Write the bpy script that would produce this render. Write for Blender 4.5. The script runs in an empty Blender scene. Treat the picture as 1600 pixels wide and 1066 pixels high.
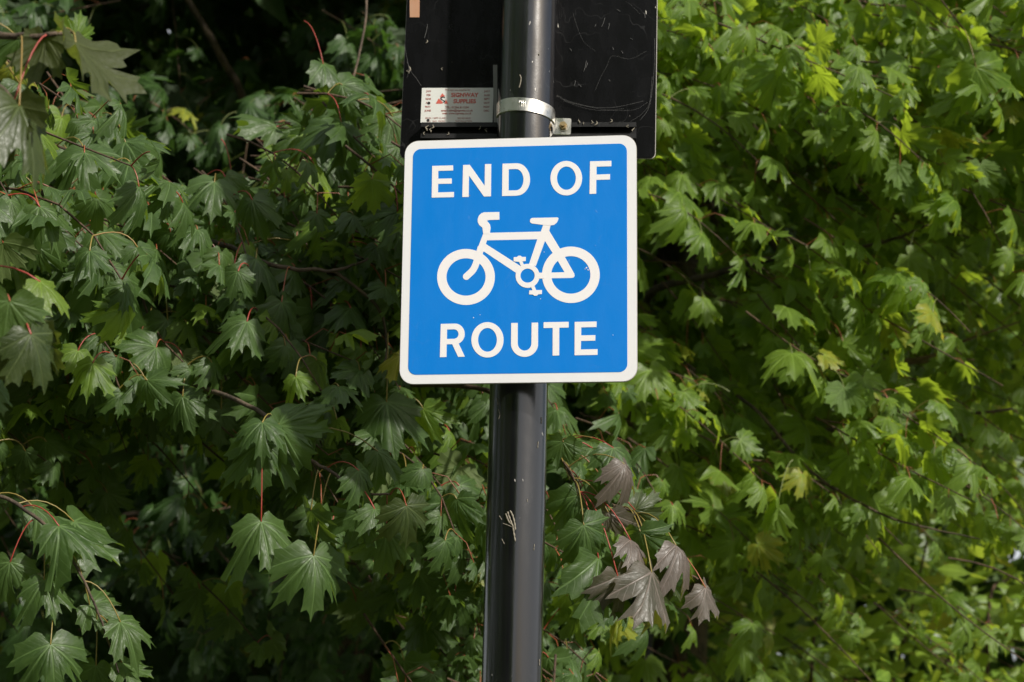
import bpy, math, random
import numpy as np
from mathutils import Vector, Matrix
from mathutils.geometry import tessellate_polygon
random.seed(11); rng = np.random.default_rng(11)
S = bpy.context.scene
COL = S.collection

# ------------------------------------------------------------------ camera, light, sky
F_PX = 3000.0
PITCH, ROLL = math.radians(14), math.radians(1.46)
EYE = np.array([0.0, 0.0, 1.65])
FWD = np.array([0, math.cos(PITCH), math.sin(PITCH)])
_r = np.array([1.0, 0, 0]); _u = np.array([0, -math.sin(PITCH), math.cos(PITCH)])
RGT = math.cos(ROLL)*_r + math.sin(ROLL)*_u
UPV = -math.sin(ROLL)*_r + math.cos(ROLL)*_u
cam = bpy.data.cameras.new('camera'); co = bpy.data.objects.new('camera', cam); COL.objects.link(co)
cam.sensor_width = 22.3; cam.lens = F_PX/1600*22.3
cam.clip_start = 0.05; cam.clip_end = 500
co.matrix_world = Matrix(((RGT[0], UPV[0], -FWD[0], EYE[0]), (RGT[1], UPV[1], -FWD[1], EYE[1]), (RGT[2], UPV[2], -FWD[2], EYE[2]), (0, 0, 0, 1)))
cam.dof.use_dof = True; cam.dof.focus_distance = 2.42; cam.dof.aperture_fstop = 5.6
S.camera = co

SUN_AZ, SUN_EL = math.radians(138), math.radians(35)     # azimuth clockwise from +Y
world = bpy.data.worlds.new('World'); S.world = world; world.use_nodes = True
wn = world.node_tree; sky = wn.nodes.new('ShaderNodeTexSky'); sky.sky_type = 'NISHITA'; sky.sun_disc = False
sky.sun_elevation = SUN_EL; sky.sun_rotation = SUN_AZ; sky.dust_density = 4.0; sky.air_density = 1.2; sky.ozone_density = 1.0
bg = wn.nodes['Background']; bg.inputs[1].default_value = 0.065
N_tc = wn.nodes.new('ShaderNodeTexCoord'); N_no = wn.nodes.new('ShaderNodeTexNoise'); N_no.inputs['Scale'].default_value = 1.7; N_no.inputs['Detail'].default_value = 6; N_no.inputs['Distortion'].default_value = .4
N_mp = wn.nodes.new('ShaderNodeMapping'); N_mp.inputs['Scale'].default_value = (1, 1, 2.2); wn.links.new(N_tc.outputs['Generated'], N_mp.inputs[0]); wn.links.new(N_mp.outputs[0], N_no.inputs['Vector'])
N_mr = wn.nodes.new('ShaderNodeMapRange'); N_mr.interpolation_type = 'SMOOTHSTEP'; wn.links.new(N_no.outputs['Fac'], N_mr.inputs[0])
N_mr.inputs[1].default_value = .36; N_mr.inputs[2].default_value = .58; N_mr.inputs[4].default_value = .85
N_mx = wn.nodes.new('ShaderNodeMix'); N_mx.data_type = 'RGBA'; wn.links.new(N_mr.outputs[0], N_mx.inputs[0]); wn.links.new(sky.outputs[0], N_mx.inputs[6]); N_mx.inputs[7].default_value = (8.6, 8.9, 9.3, 1)
wn.links.new(N_mx.outputs[2], bg.inputs[0])
sun = bpy.data.lights.new('sun', 'SUN'); sun.energy = 3.5; sun.angle = math.radians(1.5); sun.color = (1.0, 0.95, 0.87)
so = bpy.data.objects.new('sun', sun); COL.objects.link(so)
sd = Vector((math.sin(SUN_AZ)*math.cos(SUN_EL), math.cos(SUN_AZ)*math.cos(SUN_EL), math.sin(SUN_EL)))
so.rotation_euler = sd.to_track_quat('Z', 'Y').to_euler(); so.location = sd*20
S.view_settings.view_transform = 'Standard'; S.view_settings.look = 'None'
S.view_settings.gamma = 1; S.view_settings.use_curve_mapping = False
S.view_settings.exposure = 0.5
S.cycles.max_bounces = 10; S.cycles.transmission_bounces = 6; S.cycles.diffuse_bounces = 4

# ------------------------------------------------------------------ helpers
def ray(px, py): return FWD + (px-800)/F_PX*RGT - (py-533)/F_PX*UPV
def at(px, py, d): return EYE + ray(px, py)*d
def proj(P):
    q = P-EYE; z = q@FWD
    return 800+F_PX*(q@RGT)/z, 533-F_PX*(q@UPV)/z, z
def nrm(v):
    v = np.asarray(v, float); return v/max(np.linalg.norm(v), 1e-9)
def tag(o, label=None, cat=None, group=None, kind=None):
    if label: o['label'] = label
    if cat: o['category'] = cat
    if group: o['group'] = group
    if kind: o['kind'] = kind
    return o
def empty(name, loc=(0, 0, 0)):
    o = bpy.data.objects.new(name, None); o.location = loc; o.empty_display_size = .1; COL.objects.link(o); return o
def link(name, me, parent=None, local=False):
    o = bpy.data.objects.new(name, me); COL.objects.link(o)
    if parent is not None:
        o.parent = parent
        if not local: o.matrix_parent_inverse = Matrix.Translation(-parent.location)
    return o
def mesh(name, V, Fc, mat, smooth=False):
    me = bpy.data.meshes.new(name); me.from_pydata([tuple(v) for v in V], [], Fc); me.materials.append(mat)
    if smooth: me.polygons.foreach_set('use_smooth', [True]*len(me.polygons))
    me.update(); return me
def np_mesh(name, V, T, mat, uv=None, rnd=None):
    me = bpy.data.meshes.new(name); n = len(T)
    me.vertices.add(len(V)); me.vertices.foreach_set('co', np.asarray(V, np.float32).ravel())
    me.loops.add(n*3); me.loops.foreach_set('vertex_index', np.asarray(T, np.int32).ravel())
    me.polygons.add(n); me.polygons.foreach_set('loop_start', np.arange(0, n*3, 3, dtype=np.int32))
    me.polygons.foreach_set('use_smooth', np.ones(n, bool))
    if uv is not None:
        l = me.uv_layers.new(name='UVMap'); l.data.foreach_set('uv', np.asarray(uv, np.float32)[np.asarray(T).ravel()].ravel())
    if rnd is not None:
        a = me.attributes.new('rnd', 'FLOAT', 'POINT'); a.data.foreach_set('value', np.asarray(rnd, np.float32))
    me.materials.append(mat); me.update(calc_edges=True); return me
def catmull(P, n=8):
    P = [np.asarray(p, float) for p in P]
    if len(P) < 3: return [P[0]+(P[-1]-P[0])*i/n for i in range(n+1)]
    Q = [2*P[0]-P[1]]+P+[2*P[-1]-P[-2]]; out = []
    for i in range(1, len(Q)-2):
        for k in range(n):
            t = k/n; a, b, c, d = Q[i-1:i+3]
            out.append(.5*((2*b)+(c-a)*t+(2*a-5*b+4*c-d)*t*t+(3*b-a-3*c+d)*t**3))
    out.append(P[-1]); return out
def tube_np(P, R, sides=6):
    P = np.asarray(P, float); n = len(P); V = []; T = []
    tang = np.gradient(P, axis=0); up = np.array([.13, .21, .97])
    if abs(nrm(tang[0])@up) > .9: up = np.array([1., .1, 0])
    for i in range(n):
        t = nrm(tang[i]); a = nrm(np.cross(t, up)); b = np.cross(a, t); up = b
        for k in range(sides):
            an = 2*math.pi*k/sides; V.append(P[i]+R[i]*(math.cos(an)*a+math.sin(an)*b))
    for i in range(n-1):
        for k in range(sides):
            a0 = i*sides+k; a1 = i*sides+(k+1) % sides
            T += [(a0, a0+sides, a1), (a1, a0+sides, a1+sides)]
    V.append(P[-1]+nrm(tang[-1])*R[-1]); c = len(V)-1; m = (n-1)*sides
    for k in range(sides): T.append((m+k, c, m+(k+1) % sides))
    return np.array(V), np.array(T)

# ------------------------------------------------------------------ materials
def newmat(name, rough=.5, color=(.5, .5, .5), metal=0, spec=.5):
    m = bpy.data.materials.new(name); m.use_nodes = True; b = m.node_tree.nodes['Principled BSDF']
    b.inputs['Base Color'].default_value = (*color, 1); b.inputs['Roughness'].default_value = rough
    b.inputs['Metallic'].default_value = metal; b.inputs['Specular IOR Level'].default_value = spec
    return m, m.node_tree, b
class NT:
    def __init__(s, nt): s.t = nt
    def n(s, typ, **k):
        x = s.t.nodes.new(typ)
        for a, b in k.items(): setattr(x, a, b)
        return x
    def l(s, a, b): s.t.links.new(a, b)
    def m(s, op, a, b=None, c=None):
        x = s.n('ShaderNodeMath', operation=op)
        for i, v in enumerate((a, b, c)):
            if v is None: continue
            if isinstance(v, (int, float)): x.inputs[i].default_value = v
            else: s.l(v, x.inputs[i])
        return x.outputs[0]
    def step(s, v, lo, hi, o0=0., o1=1.):
        x = s.n('ShaderNodeMapRange', interpolation_type='SMOOTHSTEP'); s.l(v, x.inputs[0])
        for i, q in enumerate((lo, hi, o0, o1)): x.inputs[i+1].default_value = q
        return x.outputs[0]
    def mix(s, f, a, b):
        x = s.n('ShaderNodeMix', data_type='RGBA')
        for i, v in ((0, f), (6, a), (7, b)):
            if isinstance(v, tuple): x.inputs[i].default_value = (*v, 1)
            elif isinstance(v, (int, float)): x.inputs[i].default_value = v
            else: s.l(v, x.inputs[i])
        return x.outputs[2]
    def noise(s, scale, detail=3, rough=.55, vec=None, dist=0.):
        x = s.n('ShaderNodeTexNoise'); x.inputs['Scale'].default_value = scale; x.inputs['Detail'].default_value = detail
        x.inputs['Roughness'].default_value = rough; x.inputs['Distortion'].default_value = dist
        if vec is not None: s.l(vec, x.inputs['Vector'])
        return x.outputs['Fac']
    def bump(s, h, b, st=.3, d=.001):
        x = s.n('ShaderNodeBump'); x.inputs['Strength'].default_value = st; x.inputs['Distance'].default_value = d
        s.l(h, x.inputs['Height']); s.l(x.outputs[0], b.inputs['Normal'])

def leaf_material(name, c1, c2, back, trans, yellow=(.28, .30, .03), yl=.93, rough=.42, tr=.32, spec=.5, spots=.12):
    m, t, b = newmat(name, rough, spec=spec); N = NT(t)
    uv = N.n('ShaderNodeUVMap', uv_map='UVMap'); sp = N.n('ShaderNodeSeparateXYZ'); N.l(uv.outputs[0], sp.inputs[0])
    x, y = sp.outputs[0], sp.outputs[1]
    r = N.m('SQRT', N.m('ADD', N.m('MULTIPLY', x, x), N.m('MULTIPLY', y, y)))
    th = N.m('ABSOLUTE', N.m('ARCTAN2', x, y))
    d = None
    for a in (0., 46.3, 81.6):
        q = N.m('MULTIPLY', N.m('ABSOLUTE', N.m('SINE', N.m('SUBTRACT', th, math.radians(a)))), r)
        d = q if d is None else N.m('MINIMUM', d, q)
    w = N.m('SUBTRACT', .020, N.m('MULTIPLY', r, .012))
    vein = N.m('SUBTRACT', 1., N.step(N.m('DIVIDE', d, w), .45, 1.4))
    sec = N.step(N.m('SINE', N.m('SUBTRACT', N.m('MULTIPLY', r, 62.), N.m('MULTIPLY', d, 80.))), .80, 1.)
    veins = N.m('MAXIMUM', vein, N.m('MULTIPLY', sec, .30))
    oi = N.n('ShaderNodeObjectInfo'); at_ = N.n('ShaderNodeAttribute', attribute_name='rnd')
    rn = N.m('FRACT', N.m('ADD', oi.outputs['Random'], at_.outputs['Fac']))
    rn2 = N.m('FRACT', N.m('MULTIPLY', rn, 7.31)); rn3 = N.m('FRACT', N.m('MULTIPLY', rn, 17.77))
    geo = N.n('ShaderNodeNewGeometry')
    ofs = N.n('ShaderNodeVectorMath', operation='ADD'); N.l(uv.outputs[0], ofs.inputs[0])
    cb = N.n('ShaderNodeCombineXYZ'); N.l(N.m('MULTIPLY', rn, 37.), cb.inputs[0]); N.l(N.m('MULTIPLY', rn2, 23.), cb.inputs[1]); N.l(cb.outputs[0], ofs.inputs[1])
    n1 = N.noise(3.5, 4, vec=ofs.outputs[0]); n2 = N.noise(17., 3, vec=ofs.outputs[0]); n3 = N.noise(60., 2, vec=ofs.outputs[0])
    col = N.mix(rn2, c1, c2)
    col = N.mix(N.step(n1, .35, .7, 0., .45), col, tuple(min(1, v*1.5) for v in c2))
    yf = N.m('MULTIPLY', N.step(rn, yl, min(yl+.05, .999)), N.step(n1, .3, .6, .5, 1.))
    col = N.mix(yf, col, yellow)
    col = N.mix(N.m('MULTIPLY', veins, .62), col, tuple(min(1, v*2.2+.02) for v in c2))
    bk = N.mix(N.m('MULTIPLY', vein, .5), back, tuple(min(1, v*1.7) for v in back))
    bk = N.mix(yf, bk, yellow)
    brown = N.m('MULTIPLY', N.step(n2, .70, .76), N.step(rn3, 1-spots*3, 1.))
    speck = N.m('MULTIPLY', N.step(n3, .73, .78), .35)
    col = N.mix(brown, col, (.09, .05, .02)); col = N.mix(speck, col, (.22, .24, .16))
    colr = N.mix(geo.outputs['Backfacing'], col, bk)
    N.l(colr, b.inputs['Base Color'])
    N.l(N.m('ADD', N.m('MULTIPLY', geo.outputs['Backfacing'], .25), N.step(n2, .3, .7, rough-.07, rough+.1)), b.inputs['Roughness'])
    N.bump(N.m('ADD', N.m('SUBTRACT', N.m('MULTIPLY', n2, .5), N.m('MULTIPLY', veins, .8)), N.m('MULTIPLY', n3, .15)), b, .55, .0011)
    tl = N.n('ShaderNodeBsdfTranslucent'); tc = N.mix(N.m('MULTIPLY', veins, .35), N.mix(yf, trans, (.55, .50, .05)), tuple(v*.35 for v in trans))
    tc = N.mix(brown, tc, (.06, .03, .01)); N.l(tc, tl.inputs[0])
    mx = N.n('ShaderNodeMixShader'); mx.inputs[0].default_value = tr
    N.l(b.outputs[0], mx.inputs[1]); N.l(tl.outputs[0], mx.inputs[2])
    N.l(mx.outputs[0], t.nodes['Material Output'].inputs[0]); return m
M = {}
M['leafA'] = leaf_material('maple_leaf_dark', (.031, .064, .016), (.050, .090, .021), (.085, .120, .035), (.24, .38, .03), yl=.990, spec=.38, rough=.44)
M['leafD'] = leaf_material('maple_leaf_shaded', (.024, .052, .012), (.036, .076, .016), (.05, .08, .035), (.12, .26, .03), yl=.985)  # leaf colour lowered to carry part of the crown's shade
M['leafB'] = leaf_material('maple_leaf_bright', (.056, .115, .017), (.118, .185, .026), (.11, .18, .045), (.46, .62, .04), yl=.965, tr=.48, spec=.38, rough=.42)
M['bronze'] = leaf_material('maple_leaf_bronze', (.045, .050, .028), (.100, .080, .068), (.10, .11, .025), (.32, .34, .03), yl=.99, rough=.44, tr=.25, spots=.2)
M['near'] = leaf_material('maple_leaf_mottled', (.032, .056, .014), (.050, .070, .020), (.055, .070, .018), (.16, .20, .02), yl=.99, rough=.42, tr=.4, spots=.3)
M['yellow'] = leaf_material('maple_leaf_yellow', (.30, .27, .05), (.36, .33, .06), (.3, .28, .06), (.5, .45, .06), yl=.5, tr=.4, spots=.3)
M['shrub'] = leaf_material('shrub_leaf', (.085, .18, .02), (.19, .28, .035), (.16, .23, .05), (.55, .70, .06), yl=.90, yellow=(.30, .30, .05), tr=.42)
M['wood_leaf'] = leaf_material('wood_leaf', (.030, .065, .015), (.07, .12, .02), (.06, .09, .04), (.22, .36, .04), yl=.95, tr=.35)

def bark(name, c1, c2, s=30):
    m, t, b = newmat(name, .85); N = NT(t); tc = N.n('ShaderNodeTexCoord')
    n = N.noise(s, 5, .65, tc.outputs['Object'], .6); N.l(N.mix(N.step(n, .3, .7), c1, c2), b.inputs['Base Color'])
    N.bump(n, b, .8, .01); return m
M['bark'] = bark('maple_bark', (.035, .026, .018), (.12, .085, .055), 22)
M['twig'] = bark('twig_bark', (.045, .028, .018), (.11, .065, .035), 60)
M['palewood'] = bark('dead_wood', (.16, .11, .06), (.30, .21, .12), 60)
m, t, b = newmat('leaf_stalk_red', .4); N = NT(t)
oi = N.n('ShaderNodeObjectInfo'); at_ = N.n('ShaderNodeAttribute', attribute_name='rnd')
rn = N.m('FRACT', N.m('ADD', oi.outputs['Random'], at_.outputs['Fac']))
N.l(N.mix(N.step(rn, .35, .65), (.30, .045, .030), (.22, .17, .04)), b.inputs['Base Color']); M['stalk'] = m
m, t, b = newmat('leaf_stalk_green', .45); N = NT(t)
oi = N.n('ShaderNodeObjectInfo'); at_ = N.n('ShaderNodeAttribute', attribute_name='rnd')
rn = N.m('FRACT', N.m('ADD', oi.outputs['Random'], at_.outputs['Fac']))
N.l(N.mix(N.step(rn, .6, .85), (.14, .17, .04), (.26, .08, .035)), b.inputs['Base Color']); M['stalk_g'] = m

def paint(name, base, rough, flecks, dust, scale=1.0, spec=.5, streak=False):
    """gloss paint with dust film, dried flecks and fine scratches"""
    m, t, b = newmat(name, rough, base, spec=spec); N = NT(t); tc = N.n('ShaderNodeTexCoord')
    mp = N.n('ShaderNodeMapping'); N.l(tc.outputs['Object'], mp.inputs[0]); mp.inputs['Scale'].default_value = (1, 1, .35)
    f1 = N.step(N.noise(170*scale, 2, .5, mp.outputs[0], .4), .72, .745)
    gate = N.step(N.noise(14, 3, .6, tc.outputs['Object']), .45, .62)
    fl = N.m('MULTIPLY', f1, gate)
    film = N.step(N.noise(9, 5, .65, mp.outputs[0], .8), .3, .75, 0., dust)
    w = N.n('ShaderNodeTexWave', wave_type='BANDS', bands_direction='DIAGONAL'); N.l(tc.outputs['Object'], w.inputs[0])
    w.inputs['Scale'].default_value = 9; w.inputs['Distortion'].default_value = 22; w.inputs['Detail'].default_value = 3; w.inputs['Detail Scale'].default_value = 1.3
    sc = N.m('MULTIPLY', N.step(w.outputs['Fac'], .992, .9995), N.m('MULTIPLY', gate, .07*flecks))
    dirt = tuple(.25 for _ in range(3)) if base[0] < .1 else (.45, .42, .36)
    col = N.mix(film, base, dirt); col = N.mix(sc, col, dirt); col = N.mix(N.m('MULTIPLY', fl, flecks), col, (.55, .52, .46))
    N.l(col, b.inputs['Base Color'])
    N.l(N.m('ADD', N.m('MULTIPLY', fl, .4), N.step(N.noise(40, 4, .6, mp.outputs[0]), .3, .7, rough-.05, rough+.08)), b.inputs['Roughness'])
    N.bump(N.m('ADD', N.noise(420, 2, .5, tc.outputs['Object']), N.m('MULTIPLY', fl, 3)), b, .18, .0004)
    return m
M['pole'] = paint('black_gloss_post_paint', (.004, .004, .0055), .17, .9, .006, 1.0, spec=.85)
for _k, _w, _r in (('pole', .6, .20),):
    _b = M[_k].node_tree.nodes['Principled BSDF']; _b.inputs['Coat Weight'].default_value = _w; _b.inputs['Coat Roughness'].default_value = _r; _b.inputs['Coat IOR'].default_value = 1.5
M['plate'] = paint('black_sign_back', (.004, .004, .0045), .24, .9, .006, .8, spec=.16)
M['rail'] = paint('black_rail', (.009, .009, .009), .42, .8, .05, 1.3, spec=.3)
M['blue'] = paint('blue_reflective_sheet', (.001, .190, .64), .42, .35, .008, .5, spec=.3)
M['white'] = paint('white_reflective_sheet', (.77, .775, .79), .38, .25, .10, .6)
M['edge'] = paint('bare_aluminium_edge', (.42, .40, .36), .5, .4, .2)
M['film'] = newmat('print_white', .38, (.82, .80, .80))[0]
m, t, b = newmat('galvanised_band', .30, (.72, .70, .64), 1.0); N = NT(t); tc = N.n('ShaderNodeTexCoord')
g1 = N.noise(60, 4, .6, tc.outputs['Object'])
N.l(N.mix(N.step(g1, .55, .75), (.74, .72, .66), (.34, .28, .18)), b.inputs['Base Color']); N.l(N.step(g1, .3, .7, .24, .5), b.inputs['Roughness']); N.bump(g1, b, .3, .0006)
M['band'] = m
M['brass'] = newmat('yellowed_bolt', .4, (.50, .38, .20), 1.0)[0]
M['label'] = paint('label_plate_print', (.66, .67, .63), .5, .5, .2, .9)
M['red'] = newmat('print_red', .5, (.55, .10, .07))[0]
M['black'] = newmat('print_black', .5, (.02, .02, .02))[0]
M['fadedred'] = newmat('print_faded_red', .5, (.34, .10, .08))[0]
M['tape'] = paint('brown_tape', (.42, .20, .10), .6, .4, .25)
M['grey'] = paint('grey_strip', (.22, .22, .20), .5, .5, .2)
M['web'] = newmat('cobweb_silk', .6, (.12, .12, .115))[0]
M['dry'] = newmat('dried_matter', .9, (.24, .215, .165))[0]

# ------------------------------------------------------------------ ground
def ground_mat(name, c1, c2, s):
    m, t, b = newmat(name, .95); N = NT(t); tc = N.n('ShaderNodeTexCoord')
    n = N.noise(s, 6, .7, tc.outputs['Object']); N.l(N.mix(N.step(n, .35, .68), c1, c2), b.inputs['Base Color']); N.bump(n, b, .6, .02); return m
M['grass'] = ground_mat('grass_and_litter', (.035, .055, .018), (.10, .11, .045), 9)
M['asphalt'] = ground_mat('asphalt', (.035, .035, .036), (.075, .073, .07), 60)
def sheet(name, x0, x1, y0, y1, z, mat):
    me = mesh(name, [(x0, y0, z), (x1, y0, z), (x1, y1, z), (x0, y1, z)], [(0, 1, 2, 3)], mat)
    return tag(link(name, me), kind='structure')
sheet('ground', -150, 150, -150, 150, 0, M['grass'])
sheet('path', -150, 150, -2.2, 1.6, .004, M['asphalt'])

# ------------------------------------------------------------------ sign post
q = ray(811, 603); q = q/q[1]
POST = EYE + q*2.447; PX, PY = POST[0], POST[1]; PR = .0380
def cyl(cx, cy, z0, z1, r0, r1, n=48, cap=True):
    V = []; Fc = []
    for i in range(n):
        a = 2*math.pi*i/n; V += [(cx+r0*math.cos(a), cy+r0*math.sin(a), z0), (cx+r1*math.cos(a), cy+r1*math.sin(a), z1)]
    for i in range(n):
        j = (i+1) % n; Fc.append((2*i, 2*j, 2*j+1, 2*i+1))
    if cap: Fc += [tuple(2*i+1 for i in range(n)), tuple(2*i for i in reversed(range(n)))]
    return V, Fc
def autosmooth(me, ang=35):
    me.polygons.foreach_set('use_smooth', [True]*len(me.polygons))
    e = {}
    for p in me.polygons:
        for k in p.edge_keys: e.setdefault(k, []).append(p.normal.copy())
    sh = [False]*len(me.edges)
    for i, ed in enumerate(me.edges):
        ns = e.get(tuple(sorted(ed.vertices)), [])
        if len(ns) == 2 and ns[0].dot(ns[1]) < math.cos(math.radians(ang)): sh[i] = True
    a = me.attributes.new('sharp_edge', 'BOOLEAN', 'EDGE'); a.data.foreach_set('value', sh); me.update(); return me
post = empty('sign_post', (PX, PY, 0)); tag(post, 'black painted steel post standing in front of the maple leaves, carrying the signs', 'post')
V, Fc = cyl(PX, PY, .0, 3.25, PR, PR, 64); pole = link('pole', autosmooth(mesh('pole', V, Fc, M['pole'])), post)
V, Fc = cyl(PX, PY, 3.251, 3.275, PR+.003, PR-.006, 48); link('cap', autosmooth(mesh('cap', V, Fc, M['rail'])), post)
def on_post(px, py):        # image ray meets the front of the post
    d = ray(px, py); o = EYE
    a = d[0]**2+d[1]**2; bb = 2*((o[0]-PX)*d[0]+(o[1]-PY)*d[1]); c = (o[0]-PX)**2+(o[1]-PY)**2-(PR+.0004)**2
    t_ = (-bb-math.sqrt(max(bb*bb-4*a*c, 0)))/(2*a); return o+d*t_
def blob_strip(name, pts, w, mat, parent, fn):
    """thin irregular crust stuck on a surface"""
    P = catmull([fn(*p) for p in pts], 5); R = [w*(.35+.65*abs(math.sin(2.1*i+len(P)))) for i in range(len(P))]
    V, T = tube_np(P, R, 5); return link(name, np_mesh(name, V, T, mat), parent)
crusts = [([(793, 800), (797, 812), (801, 822), (803, 834), (805, 846)], .0014), ([(790, 803), (795, 815), (799, 819)], .0016),
          ([(797, 798), (801, 806), (804, 818), (805, 828)], .0014), ([(786, 818), (794, 821), (801, 824)], .0006), ([(780, 806), (784, 812)], .0006),
          ([(812, 117), (814, 122), (813, 130), (811, 137)], .0010), ([(784, 842), (788, 850)], .0005), ([(779, 640), (781, 648), (779, 655)], .0005),
          ([(842, 84), (842, 86)], .0014), ([(841, 690), (840, 700)], .0006), ([(835, 850), (834, 860)], .0005), ([(846, 652), (846, 662)], .0006), ([(824, 780), (824, 784)], .0006),
          ([(776, 622), (778, 632)], .0005), ([(843, 1030), (843, 1040)], .0006)]
for p_, w_ in crusts: blob_strip('dried_crust', p_, w_, M['dry'], post, on_post)

# ------------------------------------------------------------------ the blue sign (local frame: x right, y away from viewer, z up)
wv = nrm([0.9923349, -0.12309241, 0.01094123]); hv = np.array([-0.01521271, -0.02502077, 0.99957118]); yv = nrm(np.cross(hv, wv)); hv = np.cross(wv, yv)
SC = .305/.30; SCN = np.array([0.00584771, 2.337623, 0.69044102])*SC + EYE
def frame(origin, x, y, z):
    return Matrix(((x[0], y[0], z[0], origin[0]), (x[1], y[1], z[1], origin[1]), (x[2], y[2], z[2], origin[2]), (0, 0, 0, 1)))
def plane_uv(px, py, origin, x, y, z, off=0.):
    d = ray(px, py); t_ = ((origin+y*off-EYE)@y)/(d@y); p = EYE+d*t_-origin; return p@x, p@z
SW, SH = .1525, .1525*.1320491/.1231922
sign = empty('route_sign'); sign.matrix_world = frame(SCN, wv, yv, hv)
tag(sign, 'blue END OF ROUTE sign with white border and bicycle symbol, on the black post', 'sign')
def slink(name, me, parent=None): return link(name, me, parent or sign, local=True)
def rrect(w, h, r, n=8, cx=0, cz=0):
    P = []
    for sx, sz, a0 in ((1, 1, 0), (-1, 1, 90), (-1, -1, 180), (1, -1, 270)):
        for k in range(n+1):
            a = math.radians(a0+90*k/n); P.append((cx+sx*(w-r)+r*math.cos(a), cz+sz*(h-r)+r*math.sin(a)))
    return P
def prism(name, outer, holes, y0, y1, mat, bevel=0.):
    """flat shape in the local x-z plane between y0 (front) and y1 (back)"""
    loops = [outer]+list(holes); pts = [p for l in loops for p in l]; n = len(pts)
    tri = tessellate_polygon([[Vector((p[0], p[1], 0)) for p in l] for l in loops])
    V = [(p[0], y0, p[1]) for p in pts]+[(p[0], y1, p[1]) for p in pts]; Fc = []
    for a, b_, c in tri:
        A, B, C = pts[a], pts[b_], pts[c]
        ar = (B[0]-A[0])*(C[1]-A[1])-(B[1]-A[1])*(C[0]-A[0])
        if ar < 0: a, c = c, a
        Fc.append((a, b_, c)); Fc.append((n+c, n+b_, n+a))
    s = 0
    for l in loops:
        k = len(l)
        for i in range(k):
            j = (i+1) % k; Fc.append((s+i, n+s+i, n+s+j, s+j))
        s += k
    return mesh(name, V, Fc, mat)
slink('back_plate', prism('back_plate', rrect(SW, SH, .0185), [], 0.0, .0030, M['edge']))
slink('border', prism('border', rrect(SW-.0006, SH-.0006, .018), [], -.0006, -.0001, M['white']))
Lc = lambda cx, cy: plane_uv(610+cx/2.6, 200+cy/2.6, SCN, wv, yv, hv)
bl = [Lc(92, 87), Lc(961, 64), Lc(963, 993), Lc(73, 1003)]
bw0, bw1 = (bl[0][0]+bl[3][0])/2, (bl[1][0]+bl[2][0])/2; bz0, bz1 = (bl[2][1]+bl[3][1])/2, (bl[0][1]+bl[1][1])/2
slink('blue_panel', prism('blue_panel', rrect((bw1-bw0)/2, (bz1-bz0)/2, .0105, 8, (bw0+bw1)/2, (bz0+bz1)/2), [], -.0009, -.0007, M['blue']))
KA = lambda x, y: plane_uv(660+x/5.161, 235+y/5.161, SCN, wv, yv, hv)
KB = lambda x, y: plane_uv(670+x/5.714, 490+y/5.714, SCN, wv, yv, hv)
KC = lambda x, y: plane_uv(675+x/5.926, 320+y/5.926, SCN, wv, yv, hv)
def arc(cx, cy, rx, ry, a0, a1, n=14): return [(cx+rx*math.cos(math.radians(a0+(a1-a0)*i/n)), cy-ry*math.sin(math.radians(a0+(a1-a0)*i/n))) for i in range(n+1)]
def letter(K, outer, holes=(), y=-.0012):
    slink('letter', prism('letter', [K(*p) for p in outer], [[K(*p) for p in h] for h in holes], y, -.00095, M['film']))
letter(KA, [(80, 128), (249, 124), (249, 165), (129, 168), (129, 231), (238, 229), (238, 271), (128, 273), (127, 342), (256, 338), (255, 380), (76, 384)])
letter(KA, [(329, 121), (383, 119), (503, 288), (505, 114), (556, 113), (554, 373), (497, 375), (377, 206), (374, 378), (323, 379)])
letter(KA, [(647, 110), (755, 107)]+arc(762, 237, 107, 130, 84, -84, 20)+[(755, 369), (643, 371)], [[(697, 155), (750, 153)]+arc(756, 239, 60, 86, 80, -80, 16)+[(750, 325), (696, 326)]])
letter(KA, arc(1161, 227, 128, 139, 0, 350, 40), [arc(1162, 227, 76, 94, 0, 350, 36)])
letter(KA, [(1352, 91), (1525, 87), (1524, 131), (1405, 134), (1405, 198), (1514, 194), (1513, 238), (1403, 241), (1402, 352), (1348, 354)])
letter(KB, [(108, 95), (235, 92)]+arc(236, 184, 86, 92, 80, -60, 18)+[(268, 270), (323, 387), (263, 389), (210, 276), (161, 277), (159, 390), (100, 392)],
       [[(164, 145), (225, 143)]+arc(226, 185, 41, 42, 80, -80, 10)+[(224, 228), (163, 229)]])
letter(KB, arc(525, 237, 144, 158, 0, 350, 40), [arc(525, 237, 84, 106, 0, 350, 36)])
letter(KB, [(737, 87), (795, 86), (795, 268)]+arc(856, 268, 61, 65, 180, 360, 16)[1:]+[(919, 84), (977, 83), (976, 272)]+arc(856, 272, 121, 117, 0, -180, 22)[1:])
letter(KB, [(1026, 80), (1250, 76), (1249, 127), (1166, 129), (1165, 376), (1106, 378), (1107, 130), (1025, 132)])
letter(KB, [(1303, 77), (1499, 73), (1498, 123), (1362, 126), (1361, 197), (1488, 195), (1487, 244), (1360, 247), (1358, 323), (1508, 320), (1507, 371), (1302, 375)])
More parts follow.
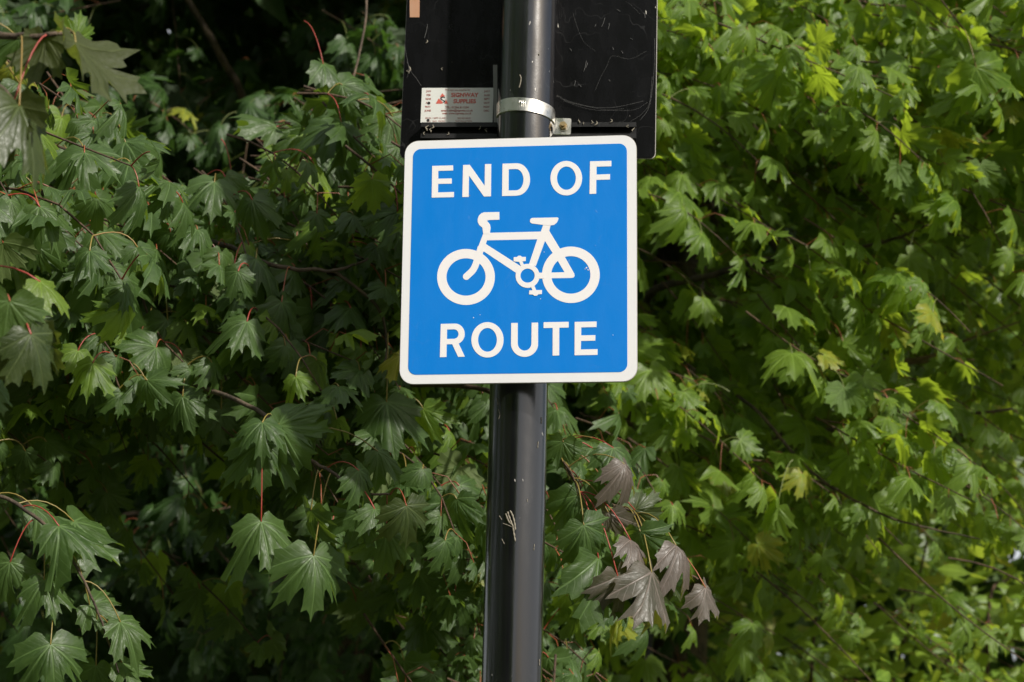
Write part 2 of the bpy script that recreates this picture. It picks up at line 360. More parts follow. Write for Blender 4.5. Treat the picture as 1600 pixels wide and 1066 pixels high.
# bicycle symbol: every piece at its own small height, as layered sheeting
_h = [0]
def bike(name, pts, holes=(), parent=None):
    _h[0] += 1; y = -.00098-.00004*_h[0]
    return slink(name, prism(name, [KC(*p) for p in pts], [[KC(*p) for p in h] for h in holes], y, -.00092, M['film']), parent)
def stroke(P, w, capped=True):
    """outline round a polyline of width w (in drawing units); round ends"""
    P = [np.array(p, float) for p in P]; L = []; R = []
    for i in range(len(P)):
        a = nrm(P[min(i+1, len(P)-1)]-P[max(i-1, 0)]); n_ = np.array([-a[1], a[0]]); L.append(P[i]+n_*w/2); R.append(P[i]-n_*w/2)
    out = list(L)
    if capped:
        a = nrm(P[-1]-P[-2]); n_ = np.array([-a[1], a[0]])
        out += [P[-1]+w/2*(math.cos(t_)*n_+math.sin(t_)*a) for t_ in np.linspace(.3, math.pi-.3, 7)]
    out += R[::-1]
    return [tuple(p) for p in out]
ft = [p[:2] for p in catmull([(455, 395, 0), (425, 500, 0), (385, 600, 0), (318, 668, 0)], 6)]
symbol = bike('bicycle_symbol', [(535, 262), (1008, 251), (1030, 190), (1100, 188), (1086, 243), (1188, 412), (1232, 487), (1318, 640), (1322, 660), (1312, 676), (1290, 680), (1100, 683), (1100, 630), (1228, 627), (1165, 522), (1118, 450), (1047, 337), (962, 570), (898, 556), (976, 322), (510, 332), (500, 366), (820, 570), (778, 632), (480, 434), (462, 455), (415, 430), (478, 262)])
bike('wheel', arc(316, 671, 267, 259, 0, 354, 64), [arc(316, 671, 181, 173, 0, 354, 60)], symbol)
bike('wheel', arc(1287, 651, 267, 261, 0, 354, 64), [arc(1286, 652, 181, 174, 0, 354, 60)], symbol)
bike('fork', stroke(ft, 62), (), symbol)
bike('handlebar', [(625, 70), (625, 141), (530, 144), (508, 150), (520, 163), (538, 185), (544, 215), (536, 275), (475, 272), (468, 215), (440, 192), (425, 165), (424, 135), (435, 105), (455, 84), (480, 73)], (), symbol)
bike('saddle', [(930, 125), (1160, 120), (1172, 126), (1168, 145), (1155, 170), (1130, 190), (1095, 194), (1035, 190), (925, 176), (909, 163), (908, 145), (915, 132)], (), symbol)
bike('chainring', arc(886, 661, 111, 111, 0, 351, 48), [arc(886, 659, 66, 65, 0, 351, 40)], symbol)
bike('chain_link', [(985, 632), (1045, 632), (1045, 686), (985, 686)], (), symbol)
bike('pedal', [(757, 489), (790, 486), (800, 475), (822, 475), (834, 486), (870, 486), (868, 525), (838, 527), (860, 572), (830, 585), (808, 532), (757, 527)], (), symbol)
bike('pedal', [(915, 758), (945, 745), (966, 793), (1020, 793), (1017, 830), (985, 832), (972, 845), (948, 845), (935, 834), (899, 833), (902, 796), (932, 795)], (), symbol)
# chips in the blue film and grime at the edge
for cx, cy, r_ in ((797, 569, 3.2), (803, 578, 2.6), (791, 574, 1.6), (338, 772, 2.2), (365, 760, 1.6), (610, 695, 1.8), (625, 505, 1.6), (322, 276, 2.6), (905, 842, 1.6), (540, 150, 1.2)):
    pts = [Lc(cx+r_*(.7+.5*random.random())*math.cos(a), cy+r_*(.7+.5*random.random())*math.sin(a)) for a in np.linspace(0, 5.6, 8)]
    slink('dirt_speck', prism('dirt_speck', pts[::-1], [], -.00125, -.00095, M['film'] if cx > 600 or cy > 700 else M['dry']))
# hidden fixings: two rails and clips behind the blue sign
def box(name, c, h, mat, bev=0):
    V = [(c[0]+sx*h[0], c[1]+sy*h[1], c[2]+sz*h[2]) for sx in (-1, 1) for sy in (-1, 1) for sz in (-1, 1)]
    Fc = [(0, 1, 3, 2), (4, 6, 7, 5), (0, 4, 5, 1), (2, 3, 7, 6), (0, 2, 6, 4), (1, 5, 7, 3)]
    return mesh(name, V, Fc, mat)
for zz in (.09, -.09):
    slink('fixing_rail', box('fixing_rail', (0, .0085, zz), (.13, .0050, .012), M['rail']))
def ring(name, z, r, t_, h, mat, parent, tilt=0., a0=0, a1=360, slope=0.):
    n = 56; V = []; Fc = []; full = (a1-a0) >= 360
    for i in range(n+1):
        a = math.radians(a0+(a1-a0)*i/n); c, s_ = math.cos(a), math.sin(a)
        for rr, hh in ((r, 0), (r+t_, .0006), (r+t_, h-.0006), (r, h)):
            V.append((PX+rr*c, PY+rr*s_, z+hh+tilt*rr*c+slope*rr*s_))
    for i in range(n):
        for k in range(4):
            Fc.append((4*i+k, 4*i+4+k, 4*i+4+(k+1) % 4, 4*i+(k+1) % 4))
    return link(name, autosmooth(mesh(name, V, Fc, mat)), parent)

# ------------------------------------------------------------------ the black back of the other sign, facing away
ya = math.radians(5.0); bx = np.array([math.cos(ya), -math.sin(ya), 0]); by = np.array([math.sin(ya), math.cos(ya), 0]); bz = np.array([0, 0, 1.])
tl_ = math.radians(.3); bx, bz = bx*math.cos(tl_)-bz*math.sin(tl_), bz*math.cos(tl_)+bx*math.sin(tl_)
BO = np.array([PX, PY+.058, 2.55])
Bp = lambda px, py, off=0.: plane_uv(px, py, BO, bx, by, bz, off)
bsign = empty('reversed_sign'); bsign.matrix_world = frame(BO, bx, by, bz)
tag(bsign, 'large black sign seen from behind above the blue sign, with scratches and cobwebs', 'sign')
def bl_(name, me, parent=None): return link(name, me, parent or bsign, local=True)
u0 = (Bp(631, 0)[0]+Bp(630.5, 238)[0])/2; u1 = (Bp(1023.5, 0)[0]+Bp(1026.5, 243)[0])/2; v0 = Bp(1020, 246.5)[1]; v1 = v0+.42
bl_('panel', prism('panel', rrect((u1-u0)/2, (v1-v0)/2, .007, 6, (u0+u1)/2, (v0+v1)/2), [], 0, .0025, M['plate']))
bl_('panel_edge', prism('panel_edge', rrect((u1-u0)/2+.0009, (v1-v0)/2+.0009, .0078, 6, (u0+u1)/2, (v0+v1)/2), [], .0026, .0034, M['edge']))
# C-channel rail
ra, rb = Bp(658, 205, -.014), Bp(994, 200, -.014); rz = (ra[1]+rb[1])/2
def bbox(name, x0, x1, y0, y1, z0, z1, mat, parent=None): return bl_(name, box(name, ((x0+x1)/2, (y0+y1)/2, (z0+z1)/2), (abs(x1-x0)/2, abs(y1-y0)/2, abs(z1-z0)/2), mat), parent)
rail = bbox('rail', ra[0], rb[0], -.0030, -.0006, rz-.014, rz+.010, M['rail'])
bbox('flange', ra[0], rb[0], -.0150, -.0031, rz+.0068, rz+.0095, M['rail'], rail)
bbox('flange', ra[0], rb[0], -.0150, -.0031, rz-.0135, rz-.0108, M['rail'], rail)
bbox('lip', ra[0], rb[0], -.0168, -.0151, rz+.0030, rz+.0095, M['rail'], rail)
bbox('lip', ra[0], rb[0], -.0168, -.0151, rz-.0135, rz-.0070, M['rail'], rail)
# grit lodged in the rail
for px_, py_, w_ in ((668, 201, .0016), (672, 204, .0013), (676, 198, .0012), (700, 209, .0009), (664, 209, .001), (905, 190, .0012), (925, 191, .0010), (931, 193, .0013), (955, 189, .0011), (912, 193, .0008), (980, 197, .001), (990, 203, .0012), (750, 200, .001), (760, 204, .0011), (640, 108, .0016), (637, 112, .0012), (666, 65, .0011), (690, 108, .0008)):
    u, v = Bp(px_, py_, -.017 if py_ > 180 else -.001); y_ = -.0175 if py_ > 180 else -.0006
    P = [np.array([u+random.uniform(-1, 1)*w_*2, y_-random.random()*w_, v+w_*1.6*(i-1.5)]) for i in range(4)]
    V, T = tube_np(P, [w_*.4, w_*.9, w_*.6, w_*.2], 5); bl_('grit', np_mesh('grit', V, T, M['dry']))
# brown tape and the grey strip
def bquad(name, pts, y0, y1, mat, parent=None): return bl_(name, prism(name, [Bp(*p) for p in pts][::-1], [], y0, y1, mat), parent)
bquad('tape_patch', [(640, -18), (656, -18), (655.5, 27.5), (640.5, 27.5)], -.0009, -.0002, M['tape'])
bquad('grey_strip', [(770.5, 102), (777, 102), (777.5, 196), (771.5, 196)], -.0013, -.0002, M['grey'])
# supplier's label
la, lb = Bp(659.5, 138), Bp(769.5, 192.5); lw, lh = (lb[0]-la[0])/2, (la[1]-lb[1])/2; lx, lz = (la[0]+lb[0])/2, (la[1]+lb[1])/2
lab = bl_('supplier_label', prism('supplier_label', rrect(lw, lh, .0008, 3, lx, lz), [], -.0011, -.0002, M['label']))
lab['label'] = 'white supplier label with red print riveted above the rail'
def text(name, s, cx, cz, size, mat, parent, y=-.0013, sx=1., align='CENTER', bold=0.):
    cu = bpy.data.curves.new(name, 'FONT'); cu.body = s; cu.size = size; cu.align_x = align; cu.align_y = 'CENTER'; cu.offset = bold; cu.extrude = .00005; cu.resolution_u = 3
    ob = bpy.data.objects.new(name, cu); COL.objects.link(ob)
    me = bpy.data.meshes.new_from_object(ob.evaluated_get(bpy.context.evaluated_depsgraph_get())); bpy.data.objects.remove(ob)
    for v in me.vertices: v.co = Vector((cx+v.co.x*sx, y-v.co.z, cz+v.co.y))
    me.materials.clear(); me.materials.append(mat); o = bl_(name, me, parent); o['kind'] = 'stuff'; return o
LX = lambda px: lx-lw+2*lw*(px-112)/(738-112)          # label drawing units: the enlarged crop
LZ = lambda py: lz+lh-2*lh*(py-100)/(395-100)
K_ = 2*lw/(738-112)
text('label_lettering', 'SIGNWAY', LX(488), LZ(162), 52*K_, M['red'], lab, sx=1.0, bold=.00028)
text('label_lettering', 'SUPPLIES', LX(490), LZ(215), 52*K_, M['red'], lab, sx=.98, bold=.00028)
text('label_lettering', 'This sign was supplied by', LX(425), LZ(118), 22*K_, M['fadedred'], lab)
text('label_lettering', 'TEL: 01256 811234', LX(425), LZ(266), 26*K_, M['fadedred'], lab, bold=.00009)
text('label_lettering', 'email: sales@signway.co.uk', LX(425), LZ(292), 25*K_, M['fadedred'], lab, bold=.00009)
text('label_lettering', 'web: www.signway.co.uk', LX(425), LZ(316), 25*K_, M['fadedred'], lab, bold=.00009)
text('label_lettering', 'BS EN 12899 CLASS 1', LX(250), LZ(356), 21*K_, M['fadedred'], lab)
text('label_lettering', 'RA1  RA2  MICRO', LX(250), LZ(382), 21*K_, M['fadedred'], lab)
text('label_lettering', 'SEE REVERSE', LX(490), LZ(358), 21*K_, M['fadedred'], lab)
text('label_lettering', 'INSTALLATION', LX(490), LZ(382), 21*K_, M['fadedred'], lab)
for i, s_ in enumerate(('JAN', 'FEB', 'MAR', 'APR', 'MAY', 'JUNE')): text('label_lettering', s_, LX(172), LZ(128+33*i), 24*K_, M['fadedred'], lab, bold=.00009)
for i, s_ in enumerate(('JULY', 'AUG', 'SEPT', 'OCT', 'NOV', 'DEC')): text('label_lettering', s_, LX(682), LZ(130+33*i), 24*K_, M['fadedred'], lab, bold=.00009)
def lpoly(name, pts, mat, y=-.0013): return bl_(name, prism(name, [(LX(a), LZ(b_)) for a, b_ in pts][::-1], [], y, -.00105, mat), lab)
lpoly('logo_triangle', [(292, 146), (318, 170), (300, 176), (283, 196), (274, 172)], M['red'])
lpoly('logo_triangle', [(262, 190), (282, 205), (300, 222), (296, 234), (238, 234)], M['red'])
lpoly('logo_triangle', [(326, 196), (346, 234), (312, 234), (322, 215)], M['red'])
lpoly('logo_curve', [(280, 180), (296, 172), (316, 178), (318, 186), (298, 182), (286, 190), (300, 202), (322, 210), (316, 224), (296, 229), (308, 216), (304, 210), (284, 202), (276, 192)], M['black'], -.0014)
for cx, cy in ((178, 229), (178, 374)):
    lpoly('rivet_hole', [(cx+13*math.cos(a), cy+12*math.sin(a)) for a in np.linspace(0, 5.9, 14)], M['black'], -.0015)
# steel band, ear and bolt
def post_z(px, py): return on_post(px, py)[2]
zc = post_z(826, 164)
band = ring('clamp_band', zc-.0100, PR+.0003, .0016, .0195, M['band'], None, tilt=-.10, a0=183, a1=357, slope=-.01)
clip = empty('post_clamp', (PX, PY, zc)); tag(clip, 'shiny steel band clamp with bolt around the post just above the blue sign', 'clamp')
band.parent = clip; band.matrix_parent_inverse = Matrix.Translation(-clip.location)
def on_band(a, z, r=PR+.0021): a = math.radians(a); return np.array([PX+r*math.cos(a), PY+r*math.sin(a), z-.10*r*math.cos(a)-.01*r*math.sin(a)-.0003])
for a0, a1, z0, z1 in ((256.5, 256.5, .0008, .0046), (256.5, 259, .0046, .0046), (259, 259, .0046, .0018), (261.5, 261.5, -.0040, .0046), (261.5, 264.5, .0006, .0010), (264.5, 264.5, -.0040, .0046), (268, 268, -.0040, .0046), (256.5, 257.2, -.0042, -.0036),
                        (291, 296, .0042, .0040), (296, 292, .0040, -.0022), (300, 301, -.0042, -.0036)):
    V, T = tube_np([on_band(a0, zc+z0), on_band((a0+a1)/2, zc+(z0+z1)/2), on_band(a1+.01, zc+z1)], [.00055]*3, 6)
    link('stamped_mark', np_mesh('stamped_mark', V, T, M['band']), clip)
ezc = zc-.0138
ear0 = np.array([PX+PR+.0022, PY+.004, ezc])
ex, ey = nrm([math.cos(ya), -math.sin(ya), -.03]), nrm([math.sin(ya), math.cos(ya), 0]); ez = np.cross(ex, ey)
def placed(me, Mx): me.transform(Mx); return me
ear = link('ear_plate', placed(prism('ear_plate', rrect(.0118, .0116, .0024, 4, .0098, 0), [], -.0012, .0012, M['band']), frame(ear0, ex, ey, ez)), clip)
def disc_y(name, cx, cz, r, y0, y1, n, mat, par):
    return link(name, placed(prism(name, [(cx+r*math.cos(2*math.pi*k/n+.2), cz+r*math.sin(2*math.pi*k/n+.2)) for k in range(n)], [], y0, y1, mat), frame(ear0, ex, ey, ez)), clip)
disc_y('washer', .0112, -.0004, .0070, -.0026, -.0013, 24, M['band'], ear)
disc_y('nut', .0112, -.0004, .0055, -.0076, -.0027, 6, M['brass'], ear)
disc_y('bolt', .0112, -.0004, .0030, -.0125, -.0077, 20, M['brass'], ear)
for zz in (SCN[2]+.09, SCN[2]-.09):
    ring('clamp_band', zz-.006, PR+.0003, .0012, .0120, M['band'], clip, a0=-20, a1=200)
# cobweb strands and hair scratches across the black plate
web = empty('cobweb', tuple(BO)); tag(web, 'thin grey cobweb strands between post and the lower right of the black sign back', 'cobweb')
def strand(pts, w, off=-.004):
    P = []
    for k, p in enumerate(catmull([(*p, 0) for p in pts], 7)):
        u, v = Bp(p[0], p[1], off); P.append(BO+bx*u+bz*v+by*off)
    V, T = tube_np(P, [w*.62]*len(P), 4); link('silk_thread', np_mesh('silk_thread', V, T, M['web']), web)
strand([(871, 149), (885, 157), (905, 163), (930, 168), (958, 168), (985, 163), (1005, 158)], .00036)
strand([(871, 151), (888, 160), (910, 168), (940, 173), (975, 170)], .00022)
strand([(880, 158), (915, 166), (950, 172), (990, 172), (1012, 160)], .00022)
strand([(1000, 188), (1012, 172), (1018, 150), (1022, 110), (1023, 60)], .00026)
strand([(985, 190), (1003, 178), (1015, 160), (1019, 120)], .00022)
strand([(930, 142), (938, 122), (948, 104), (957, 88), (985, 92), (1010, 80)], .00016)
strand([(632, 70), (636, 92), (641, 110), (650, 122), (658, 134)], .00030)
strand([(636, 96), (639, 108), (636, 122)], .00024)
strand([(895, 20), (903, 45), (912, 65), (930, 80)], .00016)
strand([(978, 2), (988, 10), (1000, 22)], .00016)
for (a, b_) in (((668, 38), (663, 60)), ((945, 28), (940, 42)), ((952, 36), (950, 46)), ((890, 76), (893, 80)), ((916, 95), (912, 112)), ((918, 98), (915, 106)), ((899, 126), (897, 134)), ((957, 74), (958, 78)), ((971, 80), (973, 84)), ((931, 38), (929, 42)), ((964, 15), (969, 18)), ((985, 60), (988, 62)), ((904, 132), (908, 136)), ((1006, 20), (1008, 28)), ((951, 125), (953, 127))):
    strand([a, ((a[0]+b_[0])/2+.6, (a[1]+b_[1])/2), b_], .00050, -.0012)

# ------------------------------------------------------------------ maple leaves
HALF = [(0, 1.0), (.05, .885), (.115, .81), (.235, .865), (.210, .745), (.205, .64), (.212, .575), (.255, .535), (.325, .585), (.385, .625), (.465, .745), (.51, .655), (.585, .64), (.73, .69),
        (.655, .575), (.635, .50), (.765, .46), (.625, .37), (.555, .32), (.49, .255), (.565, .25), (.655, .255), (.62, .17), (.75, .12), (.62, .05), (.575, -.02), (.61, -.11), (.45, -.115), (.34, -.17), (.235, -.22), (.13, -.175), (.045, -.07)]
LOW = [0, 1, 3, 5, 7, 9, 10, 12, 13, 15, 16, 18, 19, 21, 23, 25, 27, 29, 31]
TINY = [0, 3, 7, 10, 13, 16, 19, 23, 29]
def leaf_shape(seed, idx, rings):
    r_ = random.Random(seed)
    H = [HALF[i] for i in idx]
    j = lambda s: r_.gauss(0, s)
    asx, lob, bas = .83+j(.06), 1+j(.09), 1+j(.13)
    curl, fold, side, twist, wave = r_.uniform(.05, .40), r_.uniform(.02, .10), r_.uniform(.10, .65), j(.25), r_.uniform(.02, .055)
    bends = [r_.gauss(.10, .24) for _ in range(5)]; rough_ = [r_.uniform(3, 14) for _ in range(4)]
    ph = r_.uniform(0, 6.28); cl, cr = r_.uniform(.7, 1.6), r_.uniform(.7, 1.6)
    out = []
    for sgn in (1, -1):
        P = []
        for (x, y) in H:
            an = math.atan2(x, y); rr = math.hypot(x, y)
            f = 1 + (.0 if an < .4 else (lob-1) if an < 1.15 else (bas-1))
            rr *= f*(1+j(.025)); an *= 1+.0*sgn
            P.append((sgn*rr*math.sin(an)*asx, rr*math.cos(an)))
        if r_.random() < .38:                       # a bite or tear in the margin
            c_ = r_.randrange(2, len(P)-4)
            for q_ in range(c_, c_+r_.randint(1, 3)): P[q_] = (P[q_][0]*r_.uniform(.6, .8), P[q_][1]*r_.uniform(.6, .8))
        out.append(P)
    ol = out[1][::-1][:-1]+out[0] if True else 0       # from lower left, round the tip, to lower right
    ol = [p for p in out[1][::-1]][:-1]+out[0]
    V = [(0, 0)]; n = len(ol)
    for t in rings: V += [(x*t, y*t) for x, y in ol]
    T = []
    for i in range(n-1): T.append((0, 1+i+1, 1+i))
    for k in range(len(rings)-1):
        a, b_ = 1+k*n, 1+(k+1)*n
        for i in range(n-1): T += [(a+i, a+i+1, b_+i), (a+i+1, b_+i+1, b_+i)]
    V = np.array(V); T = np.array(T)[:, ::-1]
    x, y = V[:, 0], V[:, 1]; r = np.hypot(x, y); th = np.abs(np.arctan2(x, y))
    d = np.minimum.reduce([np.abs(th-a) for a in (0, .808, 1.424)])
    z = fold*r*np.sin(np.clip(d, 0, .45)*3.2)*1.0
    z = z - curl*r**2 - np.where(x < 0, cl, cr)*side*np.abs(x)**1.6 + twist*x*y*.6
    sth = np.arctan2(x, y)
    for k_, a_ in enumerate((-1.424, -.808, 0, .808, 1.424)): z = z - bends[k_]*np.exp(-((sth-a_)/.36)**2)*np.clip(r-.25, 0, 1)**1.5*1.5
    z = z + .022*np.sin(rough_[0]*x+rough_[1]*y)*np.cos(rough_[2]*x-rough_[3]*y)
    z = z + wave*np.sin(9*x+ph)*r + wave*np.cos(11*y-ph*2)*r*.8
    xs = x*(1-.22*side*np.abs(x)); ys = y*(1-.18*curl*r)
    P3 = np.stack([xs, ys, z], 1)
    a = T[0]; nz = np.cross(P3[a[1]]-P3[a[0]], P3[a[2]]-P3[a[0]])[2]
    if nz < 0: T = T[:, ::-1]
    return P3, T, V
NV = 14
HI = [leaf_shape(100+i, range(len(HALF)), (.36, .72, 1.)) for i in range(NV)]
MID = [leaf_shape(200+i, LOW, (.5, 1.)) for i in range(10)]
SIM = [leaf_shape(300+i, TINY, (1.,)) for i in range(8)]
def ovate(seed):
    r_ = random.Random(seed); w = r_.uniform(.24, .36)
    ol = [(0, 0), (-w*.7, .2), (-w, .45), (-w*.7, .75), (0, 1.05), (w*.7, .75), (w, .45), (w*.7, .2)]
    V = np.array([(0, .5)]+ol); T = np.array([(0, 1+(i+1) % 8, 1+i) for i in range(8)])
    z = -.35*V[:, 0]**2*3-.15*V[:, 1]**2+r_.gauss(0, .06)*V[:, 0]*V[:, 1]
    P3 = np.stack([V[:, 0], V[:, 1], z], 1); a = T[0]
    if np.cross(P3[a[1]]-P3[a[0]], P3[a[2]]-P3[a[0]])[2] < 0: T = T[:, ::-1]
    return P3, T, V
OVA = [ovate(400+i) for i in range(6)]
LOD = {'hi': HI, 'mid': MID, 'sim': SIM, 'ova': OVA}
LIGHT = nrm(sd)

class Tree:
    def __init__(s, name, loc, label, cat, leafmat, stalkmat, group=None):
        s.root = tag(empty(name, loc), label, cat, group); s.leaves = []; s.twigs = []; s.lm = leafmat; s.sm = stalkmat; s.samples = []; s.alt = None; s.altp = 0
    def branch(s, pts, r0, r1, mat='bark', name='branch', n=8, sides=8):
        P = catmull(pts, n); m = len(P)
        P = [p+np.array([random.gauss(0, 1) for _ in range(3)])*min(.002, r0*.08) for p in P]
        R = [r0+(r1-r0)*(i/(m-1))**.8 for i in range(m)]
        V, T = tube_np(P, R, sides); s.samples += list(P)
        o = link(name, np_mesh(name, V, T, M[mat]), s.root); return P
    def leaf(s, base, fwd, nor, size, stalk=None, mat=None, keep=False, lod='mid'):
        f = nrm(fwd); n_ = np.asarray(nor, float); n_ = nrm(n_-(n_@f)*f); x = np.cross(f, n_)
        s.leaves.append(dict(p=np.asarray(base, float), R=np.stack([x, f, n_], 1), s=size, st=stalk, m=mat, keep=keep, v=random.randrange(1000), rnd=random.random(), lod=lod))
    def spray(s, p0, d, length, gap=.055, size=.085, droop=.5, face=None, stalk=.075, twig_r=.0022, lod='mid', mat=None, sag=.25, flat=.4):
        d = nrm(d); n = max(2, int(length/gap)); P = []
        side = nrm(np.cross(d, [0, 0, 1])+1e-4); up = np.cross(side, d); w1, w2 = random.uniform(-.12, .12), random.uniform(-.12, .12)
        for i in range(n+1):
            t = i/n; P.append(p0+d*length*t+np.array([0, 0, -1])*sag*length*t*t+side*w1*length*math.sin(2.5*t)+up*w2*length*math.sin(3*t))
        s.twigs.append((P, twig_r, lod)); ph = random.random()*3
        face = LIGHT if face is None else face
        for i in range(1, n+1):
            td = nrm(P[i]-P[i-1]); a0 = ph+(i % 2)*math.pi/2+random.gauss(0, .25)
            for k in (0, 1):
                if random.random() < .12: continue
                droop_ = min(.95, max(.05, droop+random.gauss(0, .22)))
                a = a0+k*math.pi; o = side*math.cos(a)+up*math.sin(a)*(.75)
                sdv = nrm(o*.8+td*.7+np.array([0, 0, .15])+np.array([random.gauss(0, .15) for _ in range(3)]))
                L = stalk*random.uniform(.45, 1.35)*(1.15-.5*i/n); q0 = P[i]
                q2 = q0+sdv*L+np.array([0, 0, -1])*L*.35*droop; q1 = q0+sdv*L*.6+np.array([0, 0, 1])*L*.12
                fw = nrm((q2-q1)*np.array([1, 1, .6])); fw = nrm(fw*(1-droop_*.75)+np.array([0, 0, -1])*droop_+td*.25*(1-droop_)+np.array([random.gauss(0, .34) for _ in range(3)]))
                nn = nrm(np.array([0, 0, 1])*flat+face*(1.15-flat)+np.array([random.gauss(0, .52) for _ in range(3)]))
                sz = size*random.choice((.62, .8, .95, 1., 1.1, 1.2))*(1.08-.3*i/n)
                s.leaf(q2, fw, nn, sz, (q0, q1, q2), mat or (s.alt if random.random() < s.altp else None), lod=lod)
        if random.random() < .8:          # terminal leaf
            s.leaf(P[-1]+nrm(P[-1]-P[-2])*.01, nrm(P[-1]-P[-2]+np.array([0, 0, -droop*.6])), nrm(np.array([0, 0, 1])*flat+face), size*.6, None, mat, lod=lod)

def hero(tree, b, t, depth, dz=0., lean=.45, roll=0., k=1.0, mat=None, stalk=None, v=None, slen=.10, flip=False):
    """a single leaf: base and tip as seen, at a distance; lean = how far it faces up"""
    B = at(b[0], b[1], depth); T_ = at(t[0], t[1], depth+dz); f = T_-B; size = np.linalg.norm(f)*k; f = nrm(f)
    view = nrm(EYE-B); n_ = nrm(view*(1-lean)+np.array([0, 0, 1])*lean+RGT*roll)
    if flip: n_ = -n_
    S0 = at(stalk[0], stalk[1], depth+.02) if stalk else None
    if S0 is None:
        if tree.samples:
            A = np.array(tree.samples); dd = np.linalg.norm(A-(B+np.array([0, 0, .05])-f*.04), axis=1); i = dd.argmin()
            if dd[i] < .20: S0 = A[i]
        if S0 is None: S0 = B-f*slen*.5+np.array([0, 0, 1])*slen*.5+FWD*.03
    mid = (S0+B)/2+np.array([0, 0, 1])*.18*np.linalg.norm(S0-B)
    tree.leaf(B, f, n_, size, (S0, mid, B), mat, keep=True, lod='mid')
    if v is not None: tree.leaves[-1]['v'] = v

UP = np.array([0, 0, 1.]); DN = -UP
# ---- the near maple on the left (stands left of the frame and overhangs it)
A = Tree('maple_tree', (-3.3, 4.1, 0), 'dark green maple with red leaf stalks drooping in from the left of the post', 'tree', 'leafA', 'stalk')
A.alt, A.altp = 'leafB', .16
A.branch([(-3.3, 4.1, -.05), (-3.26, 4.1, 1.2), (-3.15, 4.0, 2.6), (-3.2, 3.9, 4.2), (-3.1, 4.0, 6.5)], .17, .06, 'bark', 'trunk', 8, 14)
A.branch([(-3.2, 4.0, 2.2), at(-260, 220, 3.5), at(30, 290, 3.15), at(130, 320, 3.1), at(230, 352, 3.1), at(350, 384, 3.05), at(430, 415, 3.0), at(520, 422, 2.98), at(575, 405, 2.98)], .011, .0018)
A.branch([(-3.24, 4.05, 1.8), at(-350, 420, 3.6), at(60, 500, 3.4), at(250, 580, 3.0), at(400, 640, 2.75), at(455, 700, 2.62), at(525, 742, 2.58), at(560, 770, 2.57), at(610, 772, 2.58)], .0065, .0014)
A.branch([(-3.15, 3.95, 3.2), at(-200, -300, 3.9), at(200, -280, 3.8), at(480, -190, 3.7), at(570, -20, 3.6), at(545, 150, 3.5), at(520, 240, 3.4), at(555, 330, 3.3), at(610, 420, 3.2)], .004, .0012)
A.branch([(-3.24, 4.05, 1.5), at(-420, 700, 3.2), at(-60, 760, 2.7), at(50, 805, 2.62), at(110, 870, 2.6), at(150, 950, 2.6), at(185, 1050, 2.6)], .0042, .0013)
A.branch([(-3.24, 4.0, 2.6), at(-420, -100, 2.6), at(-120, 20, 1.9), at(-20, 52, 1.82), at(60, 56, 1.80), at(110, 52, 1.8)], .009, .0016)
A.branch([at(-120, 20, 1.9), at(-60, 90, 1.8), at(0, 135, 1.76), at(20, 155, 1.75)], .004, .0016)
A.branch([(-3.24, 4.0, 1.7), at(-460, 300, 2.6), at(-150, 400, 2.0), at(-20, 460, 1.85), at(45, 520, 1.83)], .010, .002)
A.branch([at(520, 422, 2.98), at(590, 480, 3.0), at(604, 540, 3.0), at(600, 570, 2.95)], .003, .0015)
